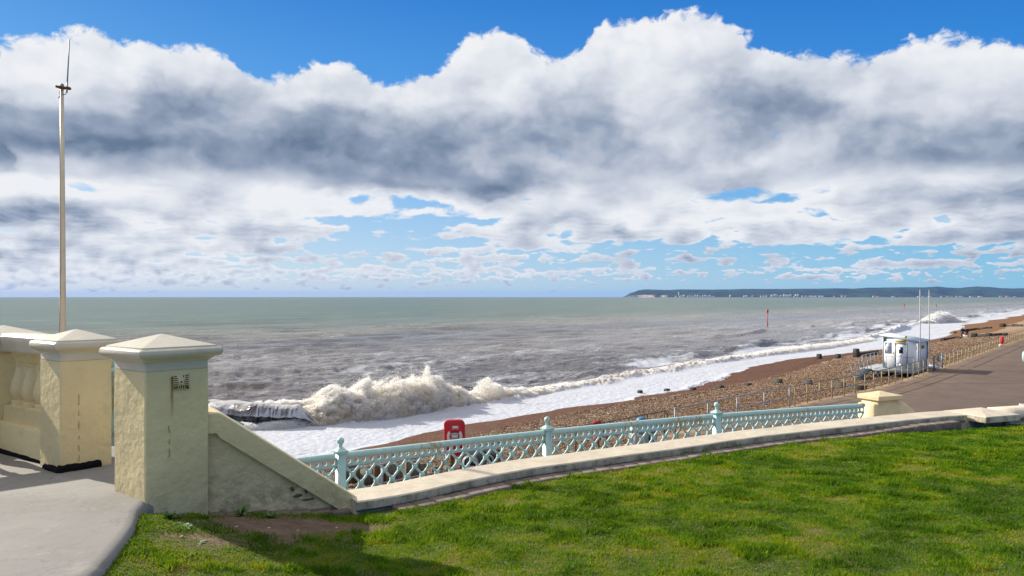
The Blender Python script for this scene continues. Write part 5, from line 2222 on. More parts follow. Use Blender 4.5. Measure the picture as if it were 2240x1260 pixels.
# ------------------------------------------------------------------ life ring station
def life_ring():
    D = 24.6
    s = D / F
    c = W(994, 958, D)
    root = empty('life_ring_station', (c[0], c[1], PROM_Z), 'red life ring cabinet on a brown post beyond the turquoise railing', 'life ring')
    ang = R(8)
    xd, yd = np.array([math.cos(ang), math.sin(ang)]), np.array([math.sin(ang), -math.cos(ang)])   # yd faces us
    def P(x, z, o):
        q = c[:2] + xd * x * s + yd * o
        return (q[0], q[1], c[2] + z * s)
    hw, hh, r = 23.0, 40.0, 11.0
    def rr(w, h, r):
        L = []
        for cx, cy, a0 in ((w - r, h - r, 0), (-w + r, h - r, 90), (-w + r, -h + r, 180), (w - r, -h + r, 270)):
            for q in range(0, 91, 15):
                a = R(a0 + q)
                L.append((cx + r * math.cos(a), cy + r * math.sin(a)))
        return L
    b = MB()
    b.loft([[P(x, z, o) for x, z in rr(hw - i, hh - i, r)] for o, i in ((-0.09, 2), (-0.07, 0), (0.05, 0), (0.085, 2.0), (0.09, 3.5))])
    cab = b.build('cabinet', M['red'], root)
    auto_smooth(cab, 40)
    # the ring seen in its recess
    b = MB()
    n, k = 40, 10
    cz = 4.0
    ring = []
    for i in range(n):
        a = 2 * math.pi * i / n
        L = []
        for j in range(k):
            bb = 2 * math.pi * j / k
            rad = 14.5 + 3.4 * math.cos(bb)
            L.append(P(rad * math.cos(a) * 0.95, cz + rad * math.sin(a), 0.085 + 0.05 * math.sin(bb)))
        ring.append(L)
    ring.append(ring[0])
    b.loft(ring, True, False)
    rg = b.build('life_ring', M['red'], root, True)
    b = MB()
    def arc(a0, a1):
        seg = []
        for i in range(11):
            a = R(a0 + (a1 - a0) * i / 10)
            L = []
            for j in range(k):
                bb = 2 * math.pi * j / k
                rad = 14.5 + 3.7 * math.cos(bb)
                L.append(P(rad * math.cos(a) * 0.95, cz + rad * math.sin(a), 0.087 + 0.054 * math.sin(bb)))
            seg.append(L)
        b.loft(seg, True, True)
    arc(-30, 42)
    arc(138, 210)
    b.build('white_band', M['label'], rg, True)
    def plate(x0, x1, z0, z1, o, name, mat, par):
        b = MB()
        b.quad_block([P(x0, z0, o - 0.02), P(x1, z0, o - 0.02), P(x1, z1, o - 0.02), P(x0, z1, o - 0.02)], [P(x0, z0, o), P(x1, z0, o), P(x1, z1, o), P(x0, z1, o)])
        return b.build(name, mat, par)
    plate(-5.0, 8.0, 19.5, 27.0, 0.103, 'top_label', M['label'], cab)
    lb = plate(-6.5, 7.5, -3.0, 12.0, 0.112, 'centre_label', M['label'], cab)
    for z in (9.5, 8.0):
        plate(-5.0, 6.0, z, z + 0.7, 0.116, 'print_line', M['print'], lb)
    plate(-5.0, 6.0, -2.0, 2.5, 0.116, 'print_block', M['bin_front'], lb)
    b = MB()
    q = P(-4, 0, -0.14)
    b.box((q[0], q[1], (PROM_Z - 0.3 + c[2]) / 2 + 0.2), (0.13, 0.10, c[2] - PROM_Z + 0.9), ang)
    b.build('post', M['timber_post'], root)


life_ring()


def litter_bin(px0, px1, ptop, D, label):
    s = D / F
    zt = W(0, ptop, D)[2]
    xa, xb = W(px0, 0, D)[0], W(px1, 0, D)[0]
    w = xb - xa
    c = ((xa + xb) / 2, D)
    root = empty('litter_bin', (c[0], c[1], PROM_Z), label, 'bin', 'pair of litter bins')
    h = zt - PROM_Z
    ang = R(-14)
    dp = 0.62
    def P(x, y, z):
        return MB()._tf((x, y, z), (c[0], c[1], PROM_Z), ang)
    b = MB()
    prof = [(-dp / 2, 0), (dp / 2, 0), (dp / 2, h * 0.86)] + [(dp / 2 * math.cos(R(a)), h * 0.86 + h * 0.14 * math.sin(R(a))) for a in range(15, 166, 15)] + [(-dp / 2, h * 0.86)]
    b.loft([[P(-w / 2, y, z) for y, z in prof], [P(-w / 2 + 0.03, y * 1.01, z * 1.006) for y, z in prof], [P(w / 2 - 0.03, y * 1.01, z * 1.006) for y, z in prof], [P(w / 2, y, z) for y, z in prof]])
    auto_smooth(b.build('body', M['black'], root), 30)
    # grey front panel with arched top and a dark slot
    fw = w * 0.40
    def arch(wd, z0, z1, y, n=10):
        L = [(-wd, z0), (wd, z0), (wd, z1)]
        L += [(wd * math.cos(R(a)), z1 + wd * 0.75 * math.sin(R(a))) for a in range(18, 163, 18)]
        L += [(-wd, z1)]
        return L
    b = MB()
    ring = arch(fw, 0.06, h * 0.80, 0)
    b.quad_block([P(x, -dp / 2 + 0.01, z) for x, z in ring], [P(x, -dp / 2 - 0.035, z) for x, z in ring])
    fp = b.build('front_panel', M['bin_front'], root)
    b = MB()
    ring = arch(fw * 0.72, h * 0.72, h * 0.80, 0)
    b.quad_block([P(x, -dp / 2 - 0.02, z) for x, z in ring], [P(x, -dp / 2 - 0.039, z) for x, z in ring])
    b.build('slot', M['dark'], fp)
    b = MB()
    b.quad_block([P(-0.05, -dp / 2 - 0.02, h * 0.45), P(0.09, -dp / 2 - 0.02, h * 0.45), P(0.09, -dp / 2 - 0.02, h * 0.62), P(-0.05, -dp / 2 - 0.02, h * 0.62)],
                 [P(-0.05, -dp / 2 - 0.039, h * 0.45), P(0.09, -dp / 2 - 0.039, h * 0.45), P(0.09, -dp / 2 - 0.039, h * 0.62), P(-0.05, -dp / 2 - 0.039, h * 0.62)])
    b.build('sticker', M['grey_pale'], fp)


litter_bin(1013, 1059, 985, 22.6, 'black litter bin with a grey front, the one nearer the red life ring cabinet')
litter_bin(1061, 1090, 982, 23.6, 'black litter bin with a grey front, the one farther from the life ring cabinet')


def sign_on_rail():
    D = 28.2
    c = W(1307, 950, D)
    s = D / F
    root = empty('red_notice', (c[0], c[1], PROM_Z), 'red and white notice fixed to the short brown handrail', 'notice')
    def plate(x0, x1, y0, y1, off, name, mat, sk=0.0):
        b = MB()
        q0, q1, q2, q3 = W(x0, y1 + sk, D - off), W(x1, y1, D - off), W(x1, y0, D - off), W(x0, y0 + sk, D - off)
        b.quad_block([q0 + [0, 0.02, 0], q1 + [0, 0.02, 0], q2 + [0, 0.02, 0], q3 + [0, 0.02, 0]], [q0, q1, q2, q3])
        return b.build(name, mat, root)
    plate(1297, 1315, 920, 930, 0.02, 'top_panel', M['red_sign'], 2)
    plate(1298, 1314, 930.4, 950, 0.02, 'middle_panel', M['label'], 2)
    plate(1304, 1315, 951, 962, 0.02, 'upper_red_panel', M['red_sign'], 0)
    plate(1297, 1307.5, 959, 970, 0.05, 'lower_red_panel', M['red_sign'], 2)
    b = MB()
    q = W(1309, 945, D + 0.06)
    b.tube([(q[0], q[1], PROM_Z - 0.2), (q[0], q[1], W(0, 918, D)[2])], 0.04, 8)
    b.build('post', M['timber_post'], root)


sign_on_rail()


def crate():
    D = 30.0
    c = W(1406, 945, D)
    root = empty('storage_box', (c[0], c[1], PROM_Z), 'pale grey storage box with brown wooden trims standing on the promenade', 'box')
    ang = R(20)
    w, d, h = 0.92, 0.55, 0.82
    zc = PROM_Z + 0.06
    b = MB()
    b.box((c[0], c[1], zc + h / 2), (w, d, h), ang, bev=0.01)
    b.build('body', M['grey_pale'], root)
    b = MB()
    for z in (0.02, h * 0.62, h + 0.0):
        b.box((c[0], c[1], zc + z), (w + 0.03, d + 0.03, 0.045), ang)
    b.build('trim', M['wood_trim'], root)
    b = MB()
    q = MB()._tf((0.2, -d / 2 - 0.012, 0), (c[0], c[1], 0), ang)
    b.box((q[0], q[1], zc + 0.30), (0.2, 0.02, 0.24), ang)
    b.build('hatch', M['dark'], root)
    b = MB()
    q = MB()._tf((-0.05, 0.0, 0), (c[0], c[1], 0), ang)
    b.lathe((q[0], q[1], zc + h + 0.024), [(0.20, 0), (0.22, 0.04), (0.18, 0.16), (0.08, 0.22), (0.01, 0.23)], 12)
    b.build('blue_bundle', M['blue'], None, True, label='small blue bundle lying on top of the grey storage box', cat='bundle')


crate()
# ------------------------------------------------------------------ groynes and timbers on the beach
def bz(x, y):
    s, t = st(x, y)
    return float(beach_z(shore_t(np.array([s]), np.array([t])))[0])


def GB(px, py):
    """where a sight line meets the beach"""
    lo, hi = 15.0, 600.0
    u, v = (px - 1120) / F, (py - HORIZON) / F
    for _ in range(60):
        mid = (lo + hi) / 2
        z = EYE - v * mid
        if z > max(bz(u * mid, mid), SEA_Z + 0.05):
            lo = mid
        else:
            hi = mid
    return np.array([u * lo, lo, EYE - v * lo])


def groyne(label, posts, planks=(), width=0.28, mat='timber_dark'):
    """posts: (px, py of the foot, height m, width m); planks: (px0,py0,px1,py1,height)"""
    p0 = GB(posts[0][0], posts[0][1])
    root = empty('groyne', tuple(p0), label, 'groyne', 'timber groynes on the beach')
    for px, py, h, w in posts:
        p = GB(px, py)
        b = MB()
        b.sqlathe((p[0], p[1], p[2]), [(w * 0.56, -0.8), (w * 0.52, h * 0.6), (w * 0.47, h - 0.03), (w * 0.40, h)], R(35 + random.uniform(-8, 8)), 0.02)
        b.build('post', M[mat], root)
    for x0, y0, x1, y1, h in planks:
        a, c = GB(x0, y0), GB(x1, y1)
        b = MB()
        b.bar((a[0], a[1], a[2] + h * 0.5 - 0.15), (c[0], c[1], c[2] + h * 0.5 - 0.15), 0.12, h + 0.3)
        b.build('plank', M[mat], root)
    return root


groyne('line of low dark timber stumps running from the foam up to the promenade handrail',
       [(1400, 859, 0.22, 0.35), (1459, 855.5, 0.22, 0.4), (1516, 853, 0.22, 0.4), (1576, 849, 0.22, 0.4), (1636, 843.5, 0.2, 0.45)],
       [(1690, 837.5, 1711, 837.5, 0.3), (1757, 839.5, 1776, 841, 0.3), (1827, 846, 1848, 848, 0.36), (1856, 852, 1896, 854, 0.30)])
groyne('dark timber groyne with two black stumps and a pale topped post below the hut ramp',
       [(1792, 788, 0.75, 0.45), (1833, 786, 0.6, 0.45), (1873, 782.5, 1.0, 0.5), (1917, 775, 0.5, 0.4)],
       [(1879, 781, 1919, 775.5, 0.45)])
groyne('half buried timber groyne at the feet of the two walkers',
       [(2063, 746, 0.5, 0.6), (2097, 740.5, 0.25, 0.7)], [(2063, 745.5, 2096, 740, 0.35)])
groyne('long timber groyne starting right of the two walkers',
       [(2131, 738, 0.7, 0.75), (2163, 736.5, 0.6, 0.7), (2198, 735, 0.5, 0.6)], [(2134, 737.5, 2205, 734.8, 0.5)])
groyne('dark sloping timber groyne on the sand behind the two walkers',
       [(2089.5, 729.5, 0.45, 0.5), (2140, 722.5, 0.4, 0.5), (2166, 719.5, 0.5, 0.6)], [(2108, 726.5, 2140, 722, 0.55), (2140, 722, 2168, 718.8, 0.45)])
groyne('farthest timber groyne near the right edge of the beach',
       [(2193, 716, 0.9, 0.9), (2220, 714.6, 0.6, 0.9)], [(2196, 715.5, 2238, 714.5, 0.5)])


def planters():
    """timber revetment boards sunk in the shingle just beyond the nearest handrail"""
    root = empty('timber_revetment', (-3.6, 23.0, -4.2), 'dark timber boards and posts sunk in the shingle left of the life ring cabinet', 'revetment')
    bits = [((752, 1043), (790, 1042), 0.42), ((790, 1046), (822, 1050), 0.40), ((818, 1052), (846, 1052), 0.55), ((846, 1060), (880, 1056), 0.62), ((888, 1052), (916, 1048), 0.6), ((895, 1040), (932, 1034), 0.30), ((944, 1046), (968, 1044), 0.35)]
    for (x0, y0), (x1, y1), h in bits:
        a, c = G(x0, y0, -4.35), G(x1, y1, -4.35)
        b = MB()
        b.bar((a[0], a[1], -4.45 + h / 2), (c[0], c[1], -4.45 + h / 2), 0.10, h + 0.25)
        b.build('board', M['timber_grey'], root)
    for x0, y0, h in ((826, 1046, 0.62), (838, 1045, 0.62), (900, 1036, 0.55), (912, 1034, 0.5)):
        a = G(x0, y0 + 8, -4.35)
        b = MB()
        b.lathe((a[0], a[1], -4.8), [(0.14, 0), (0.14, 0.35 + h), (0.12, 0.38 + h), (0.06, 0.36 + h)], 10)
        b.build('post', M['rust'], root)


planters()


# ------------------------------------------------------------------ people and a dog
def skin_mesh(name, verts, edges, radii, mat, parent, sub=1):
    me = bpy.data.meshes.new(name)
    me.from_pydata(verts, edges, [])
    o = bpy.data.objects.new(name, me)
    COL.objects.link(o)
    o.parent = parent
    o.modifiers.new('skin', 'SKIN')
    sv = me.skin_vertices[0].data
    for k, r in enumerate(radii):
        sv[k].radius = (r, r) if not hasattr(r, '__len__') else r
    sv[0].use_root = True
    if sub:
        md = o.modifiers.new('sub', 'SUBSURF')
        md.levels = sub
        md.render_levels = sub
    dg = bpy.context.evaluated_depsgraph_get()
    m2 = bpy.data.meshes.new_from_object(o.evaluated_get(dg))
    o.modifiers.clear()
    o.data = m2
    m2.materials.clear()
    m2.materials.append(mat)
    for p in m2.polygons:
        p.use_smooth = True
    return o


def person(loc, rz, label, jacket, trousers, h=1.75, hem=None, stride=0.16, arm_l=(0.0, 0.05), arm_r=(0.0, 0.05)):
    k = h / 1.75
    root = empty('person', loc, label, 'person', None, rz)
    def J(x, y, z): return (x * k, y * k, z * k)
    v = [J(0, 0, 0.98), J(0, 0.01, 1.18), J(0, 0.01, 1.40), J(0, 0.0, 1.50), J(0, -0.01, 1.58), J(0, -0.015, 1.70),
         J(0.17, 0, 1.43), J(0.23, 0.02 + arm_r[0], 1.16), J(0.22, -0.05 - arm_r[1], 0.92), J(0.22, -0.07 - arm_r[1], 0.82),
         J(-0.17, 0, 1.43), J(-0.23, 0.02 + arm_l[0], 1.16), J(-0.22, -0.05 - arm_l[1], 0.92), J(-0.22, -0.07 - arm_l[1], 0.82),
         J(0.09, 0, 0.93), J(0.10, -stride * 0.55, 0.50), J(0.10, -stride * 0.6, 0.09), J(0.11, -stride * 0.6 - 0.17, 0.035),
         J(-0.09, 0, 0.93), J(-0.10, stride * 0.3, 0.50), J(-0.10, stride * 0.9, 0.10), J(-0.11, stride * 0.9 - 0.16, 0.035)]
    e = [(0, 1), (1, 2), (2, 3), (3, 4), (4, 5), (2, 6), (6, 7), (7, 8), (8, 9), (2, 10), (10, 11), (11, 12), (12, 13), (0, 14), (14, 15), (15, 16), (16, 17), (0, 18), (18, 19), (19, 20), (20, 21)]
    r = [0.15, 0.14, 0.15, 0.06, 0.085, 0.075, 0.06, 0.045, 0.035, 0.035, 0.06, 0.045, 0.035, 0.035, 0.09, 0.065, 0.045, 0.04, 0.09, 0.065, 0.045, 0.04]
    skin_mesh('body', v, e, [x * k for x in r], M['skin'], root)
    idx = [0, 1, 2, 6, 7, 8, 10, 11, 12]
    mp = {a: i for i, a in enumerate(idx)}
    je = [(mp[a], mp[b]) for a, b in e if a in mp and b in mp]
    jr = [0.185, 0.175, 0.175, 0.085, 0.072, 0.06, 0.085, 0.072, 0.06]
    skin_mesh('jacket', [v[i] for i in idx], je, [x * k for x in jr], jacket, root)
    idx = [0, 14, 15, 16, 18, 19, 20]
    mp = {a: i for i, a in enumerate(idx)}
    te = [(mp[a], mp[b]) for a, b in e if a in mp and b in mp]
    skin_mesh('trousers', [v[i] for i in idx], te, [x * k for x in (0.165, 0.11, 0.085, 0.07, 0.11, 0.085, 0.07)], trousers, root)
    skin_mesh('hair', [J(0, 0.02, 1.66), J(0, 0.015, 1.735)], [(0, 1)], [0.10 * k, 0.085 * k], M['hair'], root)
    for i in (17, 21):
        a = v[i - 1]
        skin_mesh('shoe', [(a[0], a[1] + 0.03 * k, 0.05 * k), (v[i][0], v[i][1], 0.04 * k)], [(0, 1)], [0.055 * k, 0.045 * k], M['blackcloth'], root)
    if hem:
        b = MB()
        b.lathe((0, 0, 0), [(0.20 * k, 0.86 * k), (0.212 * k, 0.87 * k), (0.208 * k, 1.0 * k), (0.19 * k, 1.01 * k)], 14)
        b.build('coat_hem', hem, root, True, local=True)
    return root


pA = GB(2105.5, 739)
person(tuple(pA), R(185), 'person in a navy coat with an orange hem walking away along the beach', M['navy'], M['jeans'], 1.80, M['orange'])
pB = GB(2115.5, 738.3)
person(tuple(pB), R(170), 'person in a black coat and blue jeans walking beside the white dog', M['blackcloth'], M['jeans'], 1.70, None, 0.2)


def dog():
    p = GB(2112, 740)
    root = empty('dog', tuple(p), 'small white dog with a black side standing at the walkers heels', 'dog', None, R(200))
    v = [(0, 0.20, 0.36), (0, -0.02, 0.34), (0, -0.22, 0.38), (0, -0.33, 0.50), (0, -0.38, 0.56), (0, -0.50, 0.53),
         (0.08, -0.2, 0.30), (0.08, -0.21, 0.15), (0.08, -0.22, 0.02), (-0.08, -0.2, 0.30), (-0.08, -0.19, 0.15), (-0.08, -0.2, 0.02),
         (0.08, 0.2, 0.30), (0.08, 0.15, 0.20), (0.08, 0.24, 0.11), (0.08, 0.21, 0.02), (-0.08, 0.2, 0.30), (-0.08, 0.15, 0.20), (-0.08, 0.24, 0.11), (-0.08, 0.21, 0.02),
         (0, 0.30, 0.42), (0, 0.38, 0.54)]
    e = [(0, 1), (1, 2), (2, 3), (3, 4), (4, 5), (2, 6), (6, 7), (7, 8), (2, 9), (9, 10), (10, 11), (0, 12), (12, 13), (13, 14), (14, 15), (0, 16), (16, 17), (17, 18), (18, 19), (0, 20), (20, 21)]
    r = [0.11, 0.11, 0.13, 0.085, 0.085, 0.04, 0.05, 0.035, 0.03, 0.05, 0.035, 0.03, 0.06, 0.045, 0.03, 0.03, 0.06, 0.045, 0.03, 0.03, 0.04, 0.025]
    skin_mesh('body', v, e, r, M['fur'], root)
    for sx in (-1, 1):
        b = MB()
        b.quad_block([(sx * 0.03, -0.36, 0.62), (sx * 0.09, -0.36, 0.61), (sx * 0.08, -0.33, 0.62)], [(sx * 0.05, -0.37, 0.70), (sx * 0.08, -0.37, 0.68), (sx * 0.075, -0.36, 0.69)])
        b.build('ear', M['fur_black'], root, local=True)
    skin_mesh('saddle_patch', [(0.06, 0.12, 0.37), (0.06, -0.08, 0.36)], [(0, 1)], [0.085, 0.085], M['fur_black'], root)


dog()


def gull():
    p = GB(2097.5, 718.5)
    root = empty('gull', tuple(p), 'white gull standing on the wet sand above the two walkers', 'bird', None, R(60))
    skin_mesh('body', [(0, 0.42, 0.34), (0, 0.1, 0.36), (0, -0.18, 0.42), (0, -0.30, 0.56), (0, -0.42, 0.56)], [(0, 1), (1, 2), (2, 3), (3, 4)], [0.05, 0.14, 0.14, 0.08, 0.02], M['fur'], root)
    b = MB()
    for sx in (-0.05, 0.05):
        b.tube([(sx, 0, 0.28), (sx, 0, 0.0)], 0.014, 5)
    b.build('legs', M['orange'], root, local=True)


gull()


def far_lifebuoy():
    q = along(RAIL, RAIL_L, np.array([s_px(2191.5)]))[0]
    D = q[1]
    zt, zb = W(0, 735.5, D)[2], W(0, 752, D)[2]
    root = empty('lifebuoy_housing', (q[0], q[1], PROM_Z), 'red lifebuoy housing seen edge on above the far ochre handrail', 'life ring')
    b = MB()
    zc, hh = (zt + zb) / 2, (zt - zb) / 2
    w = 0.17
    loops = []
    for k in range(9):
        a = -90 + 180 * k / 8
        rr = w * max(0.25, math.cos(R(a)) ** 0.35)
        loops.append([(q[0] + rr * math.cos(2 * math.pi * i / 12), q[1] + 0.30 * rr / w * math.sin(2 * math.pi * i / 12), zc + hh * math.sin(R(a))) for i in range(12)])
    b.loft(loops)
    b.build('housing', M['red'], root, True)
    b = MB()
    b.tube([(q[0] + 0.1, q[1], PROM_Z - 0.2), (q[0] + 0.1, q[1], zb + 0.1)], 0.05, 8)
    b.build('post', M['post_ochre'], root)
    c = W(2189, 757, D - 0.6)
    b = MB()
    loops = []
    for k in range(7):
        a = -90 + 180 * k / 6
        rr = 0.17 * max(0.2, math.cos(R(a)) ** 0.6)
        loops.append([(c[0] + rr * math.cos(2 * math.pi * i / 10) * (1 + 0.2 * math.sin(i * 2.1)), c[1] + rr * math.sin(2 * math.pi * i / 10), PROM_Z + 0.14 + 0.14 * math.sin(R(a))) for i in range(10)])
    b.loft(loops)
    b.build('litter_bag', M['white'], None, True, label='pale plastic bag at the foot of the far red lifebuoy housing', cat='bag')


far_lifebuoy()


def edge_post():
    D = 52.0
    q = W(2242, 780, D)
    root = empty('lamp_post', (q[0], q[1], PROM_Z), 'turquoise bollard lamp just entering the right edge of the promenade', 'lamp')
    b = MB()
    s = D / F
    b.lathe((q[0], q[1], q[2]), [(0.03, -0.38), (0.12, -0.32), (0.16, -0.1), (0.16, 0.1), (0.12, 0.30), (0.02, 0.36)], 14)
    b.build('head', M['turq'], root, True)
    b = MB()
    b.tube([(q[0] + 0.05, q[1], PROM_Z - 0.1), (q[0] + 0.05, q[1], q[2] - 0.3)], 0.05, 10)
    b.build('post', M['turq'], root)
    a, c = W(2230.5, 885.6, 19.0), W(2275, 887.5, 19.0)
    b = MB()
    b.bar(a, c, 0.05, 0.045)
    bb = MB()
    r2 = empty('white_rail', tuple(c), 'white horizontal rail entering at the right edge above the coping', 'rail')
    b.build('rail_bar', M['white'], r2)
    bb.tube([(c[0], c[1], PROM_Z - 0.1), (c[0], c[1], c[2] + 0.02)], 0.03, 8)
    bb.build('post', M['white'], r2)


edge_post()


# ------------------------------------------------------------------ red marker posts in the sea
for px, py0, py1, lab in ((1679, 676, 716, 'tall red marker post standing in the sea in front of the headland'),
                          (1978, 665, 672.5, 'tiny distant red marker post left of the flagpoles'),
                          (2048, 666, 672, 'tiny distant red marker post right of the flagpoles')):
    p = G(px, py1, SEA_Z)
    h = (py1 - py0) / F * p[1]
    r = empty('marker_post', (p[0], p[1], SEA_Z), lab, 'marker post')
    b = MB()
    rad = 0.0011 * p[1] * 0.55 if p[1] < 300 else 0.0010 * p[1] * 0.5
    b.tube([(p[0], p[1], SEA_Z - 2), (p[0], p[1], SEA_Z + h * 0.92)], [rad, rad * 0.9], 8)
    b.build('post', M['buoy_red'], r)
    b = MB()
    b.lathe((p[0], p[1], SEA_Z + h * 0.80), [(rad, 0), (rad * 2.0, h * 0.02), (rad * 2.0, h * 0.17), (rad * 0.3, h * 0.20)], 8)
    b.build('topmark', M['buoy_red'], r)


# ------------------------------------------------------------------ spray thrown up by the breakers
def spray(name, label, outline, thick, n_flake, seed, size=(0.03, 0.10), white=0.0, z0=0.0):
    """outline: (px, y of the top, y of the foot); a tumbling mass of drops and foam clots standing on the breaker line"""
    r = np.random.default_rng(seed)
    ol = np.array(outline, float)
    feet = []
    for px, yt, yb in outline:
        p = G(px, yb, SEA_Z + z0)
        feet.append(p)
    feet = np.array(feet)
    hts = np.array([(yb - yt) / F * p[1] for (px, yt, yb), p in zip(outline, feet)])
    L = arclen(feet[:, :2])
    root = empty(name, (feet[len(feet) // 2][0], feet[len(feet) // 2][1], SEA_Z), label, 'spray')
    # drops thrown through a billowing volume, thinning to mist at the top
    c_list, l_list = [], []
    got = 0
    while got < n_flake:
        m = n_flake * 2
        ss = r.uniform(0, L[-1], m)
        dep = r.uniform(-1, 1, m)
        hm = np.interp(ss, L, hts)
        q = r.random(m) * 1.25
        taper = np.sqrt(np.clip(1 - dep * dep, 0, 1))
        dd = dep * thick
        b1 = fbm(ss * 1.1 + 30, dd * 1.1 + 30, 3, seed)
        b2 = fbm(ss * 2.6 + 60, (q * hm) * 2.6 + dd * 1.3 + 60, 4, seed + 3)
        top = taper * (0.62 + 0.55 * b1)
        inside = smooth01((top - q + 0.55 * (b2 - 0.5)) / 0.16)
        mist = 0.035 * np.exp(-np.maximum(q - top, 0) / 0.16) * (b2 > 0.42)
        ok = r.random(m) < np.maximum(inside * (0.25 + 0.9 * b2), mist)
        ss, dd, q, hm, top = ss[ok], dd[ok], q[ok], hm[ok], top[ok]
        f0 = np.interp(ss, L, feet[:, 0]) + TD[0] * (dd + thick * 0.55)
        f1 = np.interp(ss, L, feet[:, 1]) + TD[1] * (dd + thick * 0.55)
        c_list.append(np.stack([f0, f1, SEA_Z + z0 + q * hm], 1))
        l_list.append(np.stack([q, top - q], 1))
        got += len(ss)
    c = np.concatenate(c_list)[:n_flake]
    ql = np.concatenate(l_list)[:n_flake]
    n = len(c)
    sz = r.uniform(size[0], size[1], n) * np.where(ql[:, 1] < 0.0, 0.6, 1.0)
    nn = r.normal(0, 1.0, (n, 3))
    nn /= np.linalg.norm(nn, axis=1)[:, None]
    t = np.cross(nn, r.normal(size=(n, 3)))
    t /= np.linalg.norm(t, axis=1)[:, None]
    b = np.cross(nn, t)
    vv = np.stack([c + t * sz[:, None], c - t * (sz * 0.5)[:, None] + b * (sz * 0.8)[:, None], c - t * (sz * 0.5)[:, None] - b * (sz * 0.8)[:, None]], 1)
    ff = np.arange(n * 3).reshape(-1, 3)
    lf = np.clip(np.repeat(ql[:, 0] * 0.7, 3) + white, 0, 1)
    o = mesh_np('droplets', vv.reshape(-1, 3), ff, np.full(n, 3), M['spray'], root, False, {'lift': lf})
    o['kind'] = 'stuff'


spray('wave_spray', 'great plume of brown white spray bursting from the breaking wave',
      [(645, 912, 932), (665, 900, 931), (690, 884, 930), (720, 866, 928), (742, 845, 926), (770, 850, 924), (800, 838, 921), (850, 824, 914), (900, 818, 906), (940, 808, 900), (958, 809, 896), (985, 826, 893), (1010, 840, 889), (1035, 856, 884), (1050, 868, 881)],
      1.9, 800000, 3, (0.017, 0.042), 0.1)
spray('wave_spray', 'lower burst of white spray right of the great plume',
      [(1040, 852, 882), (1058, 842, 880), (1075, 822, 878), (1092, 838, 875), (1110, 846, 872), (1150, 850, 868), (1200, 846, 858), (1250, 838, 849), (1300, 832, 840), (1360, 824, 830)],
      1.1, 150000, 5, (0.022, 0.055), 0.15)
spray('wave_spray', 'low crumbling white crest along the middle of the shoreline',
      [(1390, 819, 824), (1450, 806, 813), (1520, 793, 800), (1600, 781, 788), (1660, 772, 780), (1700, 762, 775), (1740, 755, 770), (1800, 752, 763), (1860, 744, 753), (1915, 738, 744)],
      1.2, 90000, 6, (0.04, 0.09), 0.3)
spray('wave_spray', 'distant white dome of spray bursting beyond the flagpoles',
      [(2040, 699, 708), (2050, 690, 707), (2060, 684, 706), (2075, 681, 705.5), (2085, 684, 705), (2092, 693, 704.5), (2100, 699, 704), (2112, 698, 702.5)],
      3.0, 90000, 8, (0.09, 0.2), 0.8)
spray('wave_spray', 'ragged white curtain of foam falling off the dark roller at left',
      [(462, 884, 908), (490, 878, 906), (520, 876, 905), (550, 874, 904), (580, 872, 903), (610, 871, 902), (640, 870, 899), (668, 871, 897)],
      0.5, 60000, 12, (0.012, 0.036), 0.5, 0.75)
spray('wave_spray', 'low froth boiling along the foot of the dark roller at left',
      [(462, 922, 937), (500, 925, 940), (540, 922, 941), (580, 924, 940), (620, 919, 938), (655, 913, 935), (680, 909, 932)],
      0.7, 45000, 14, (0.012, 0.036), 0.6)


# ------------------------------------------------------------------ headland and downs across the bay
def hills():
    prof = [(1366, 649), (1371, 645), (1376, 641), (1388, 637), (1398, 633.5), (1410, 632), (1430, 632), (1460, 633), (1490, 632), (1520, 632), (1560, 632.5), (1600, 631.8),
            (1630, 630.5), (1670, 631), (1720, 631), (1790, 630), (1830, 629.5), (1865, 630), (1900, 628), (1950, 627.5), (2000, 627), (2025, 627), (2050, 625.5), (2075, 628), (2100, 629), (2115, 627), (2140, 625.5), (2165, 626.5), (2190, 629), (2215, 630), (2240, 629), (2300, 627), (2500, 627), (2900, 626), (3600, 627)]
    px = np.linspace(1366, 3600, 560)
    top = np.interp(px, [p[0] for p in prof], [p[1] for p in prof])
    top -= 0.9 * (fbm(px * 0.06, px * 0, 4, 21) - 0.5)
    D0 = 9800.0
    Hh = (649 - top) / F
    rows_ = []
    ch = []
    K = 14
    for k in range(K + 1):
        f = k / K
        D = D0 + 2600 * f
        u = (px - 1120) / F
        rise = f ** 0.62
        z = SEA_Z + (Hh * (D0 + 2600)) * rise
        z = z * (1 + 0.10 * (fbm(px * 0.03 + k * 1.7, np.full_like(px, k * 0.8), 3, 33) - 0.5) * (0 < k < K))
        if k == 1:
            cl = np.interp(px, [1366, 1380, 1400, 1435, 1440, 1600], [1, 0.9, 0.55, 0.65, 0.2, 0.1])
            z = np.maximum(z, SEA_Z + 0.45 * Hh * D * np.clip(cl, 0, 1))
        rows_.append(np.stack([u * D, np.full_like(u, D), z], -1))
        c1 = np.interp(px, [1366, 1372, 1395, 1400, 1432, 1434, 1445, 1448, 1458, 1460, 3600], [0.35, 0.35, 0.2, 0.95, 0.95, 0, 0, 0.8, 0.8, 0, 0])
        ch.append(c1 * (1.0 if k <= 1 else 0.0))
    back = rows_[-1] + np.array([0, 500, 0])
    back[:, 2] = SEA_Z - 1
    rows_.append(back)
    ch.append(np.zeros_like(px))
    v = np.stack(rows_, 0)
    f = grid_faces(v.shape[0], v.shape[1])
    o = mesh_np('hills', v, f, np.full(len(f), 4), M['hill'], None, True, {'chalk': np.stack(ch, 0)})
    tag(o, 'dark blue green headland and downs across the bay', 'hills', kind='structure')


hills()


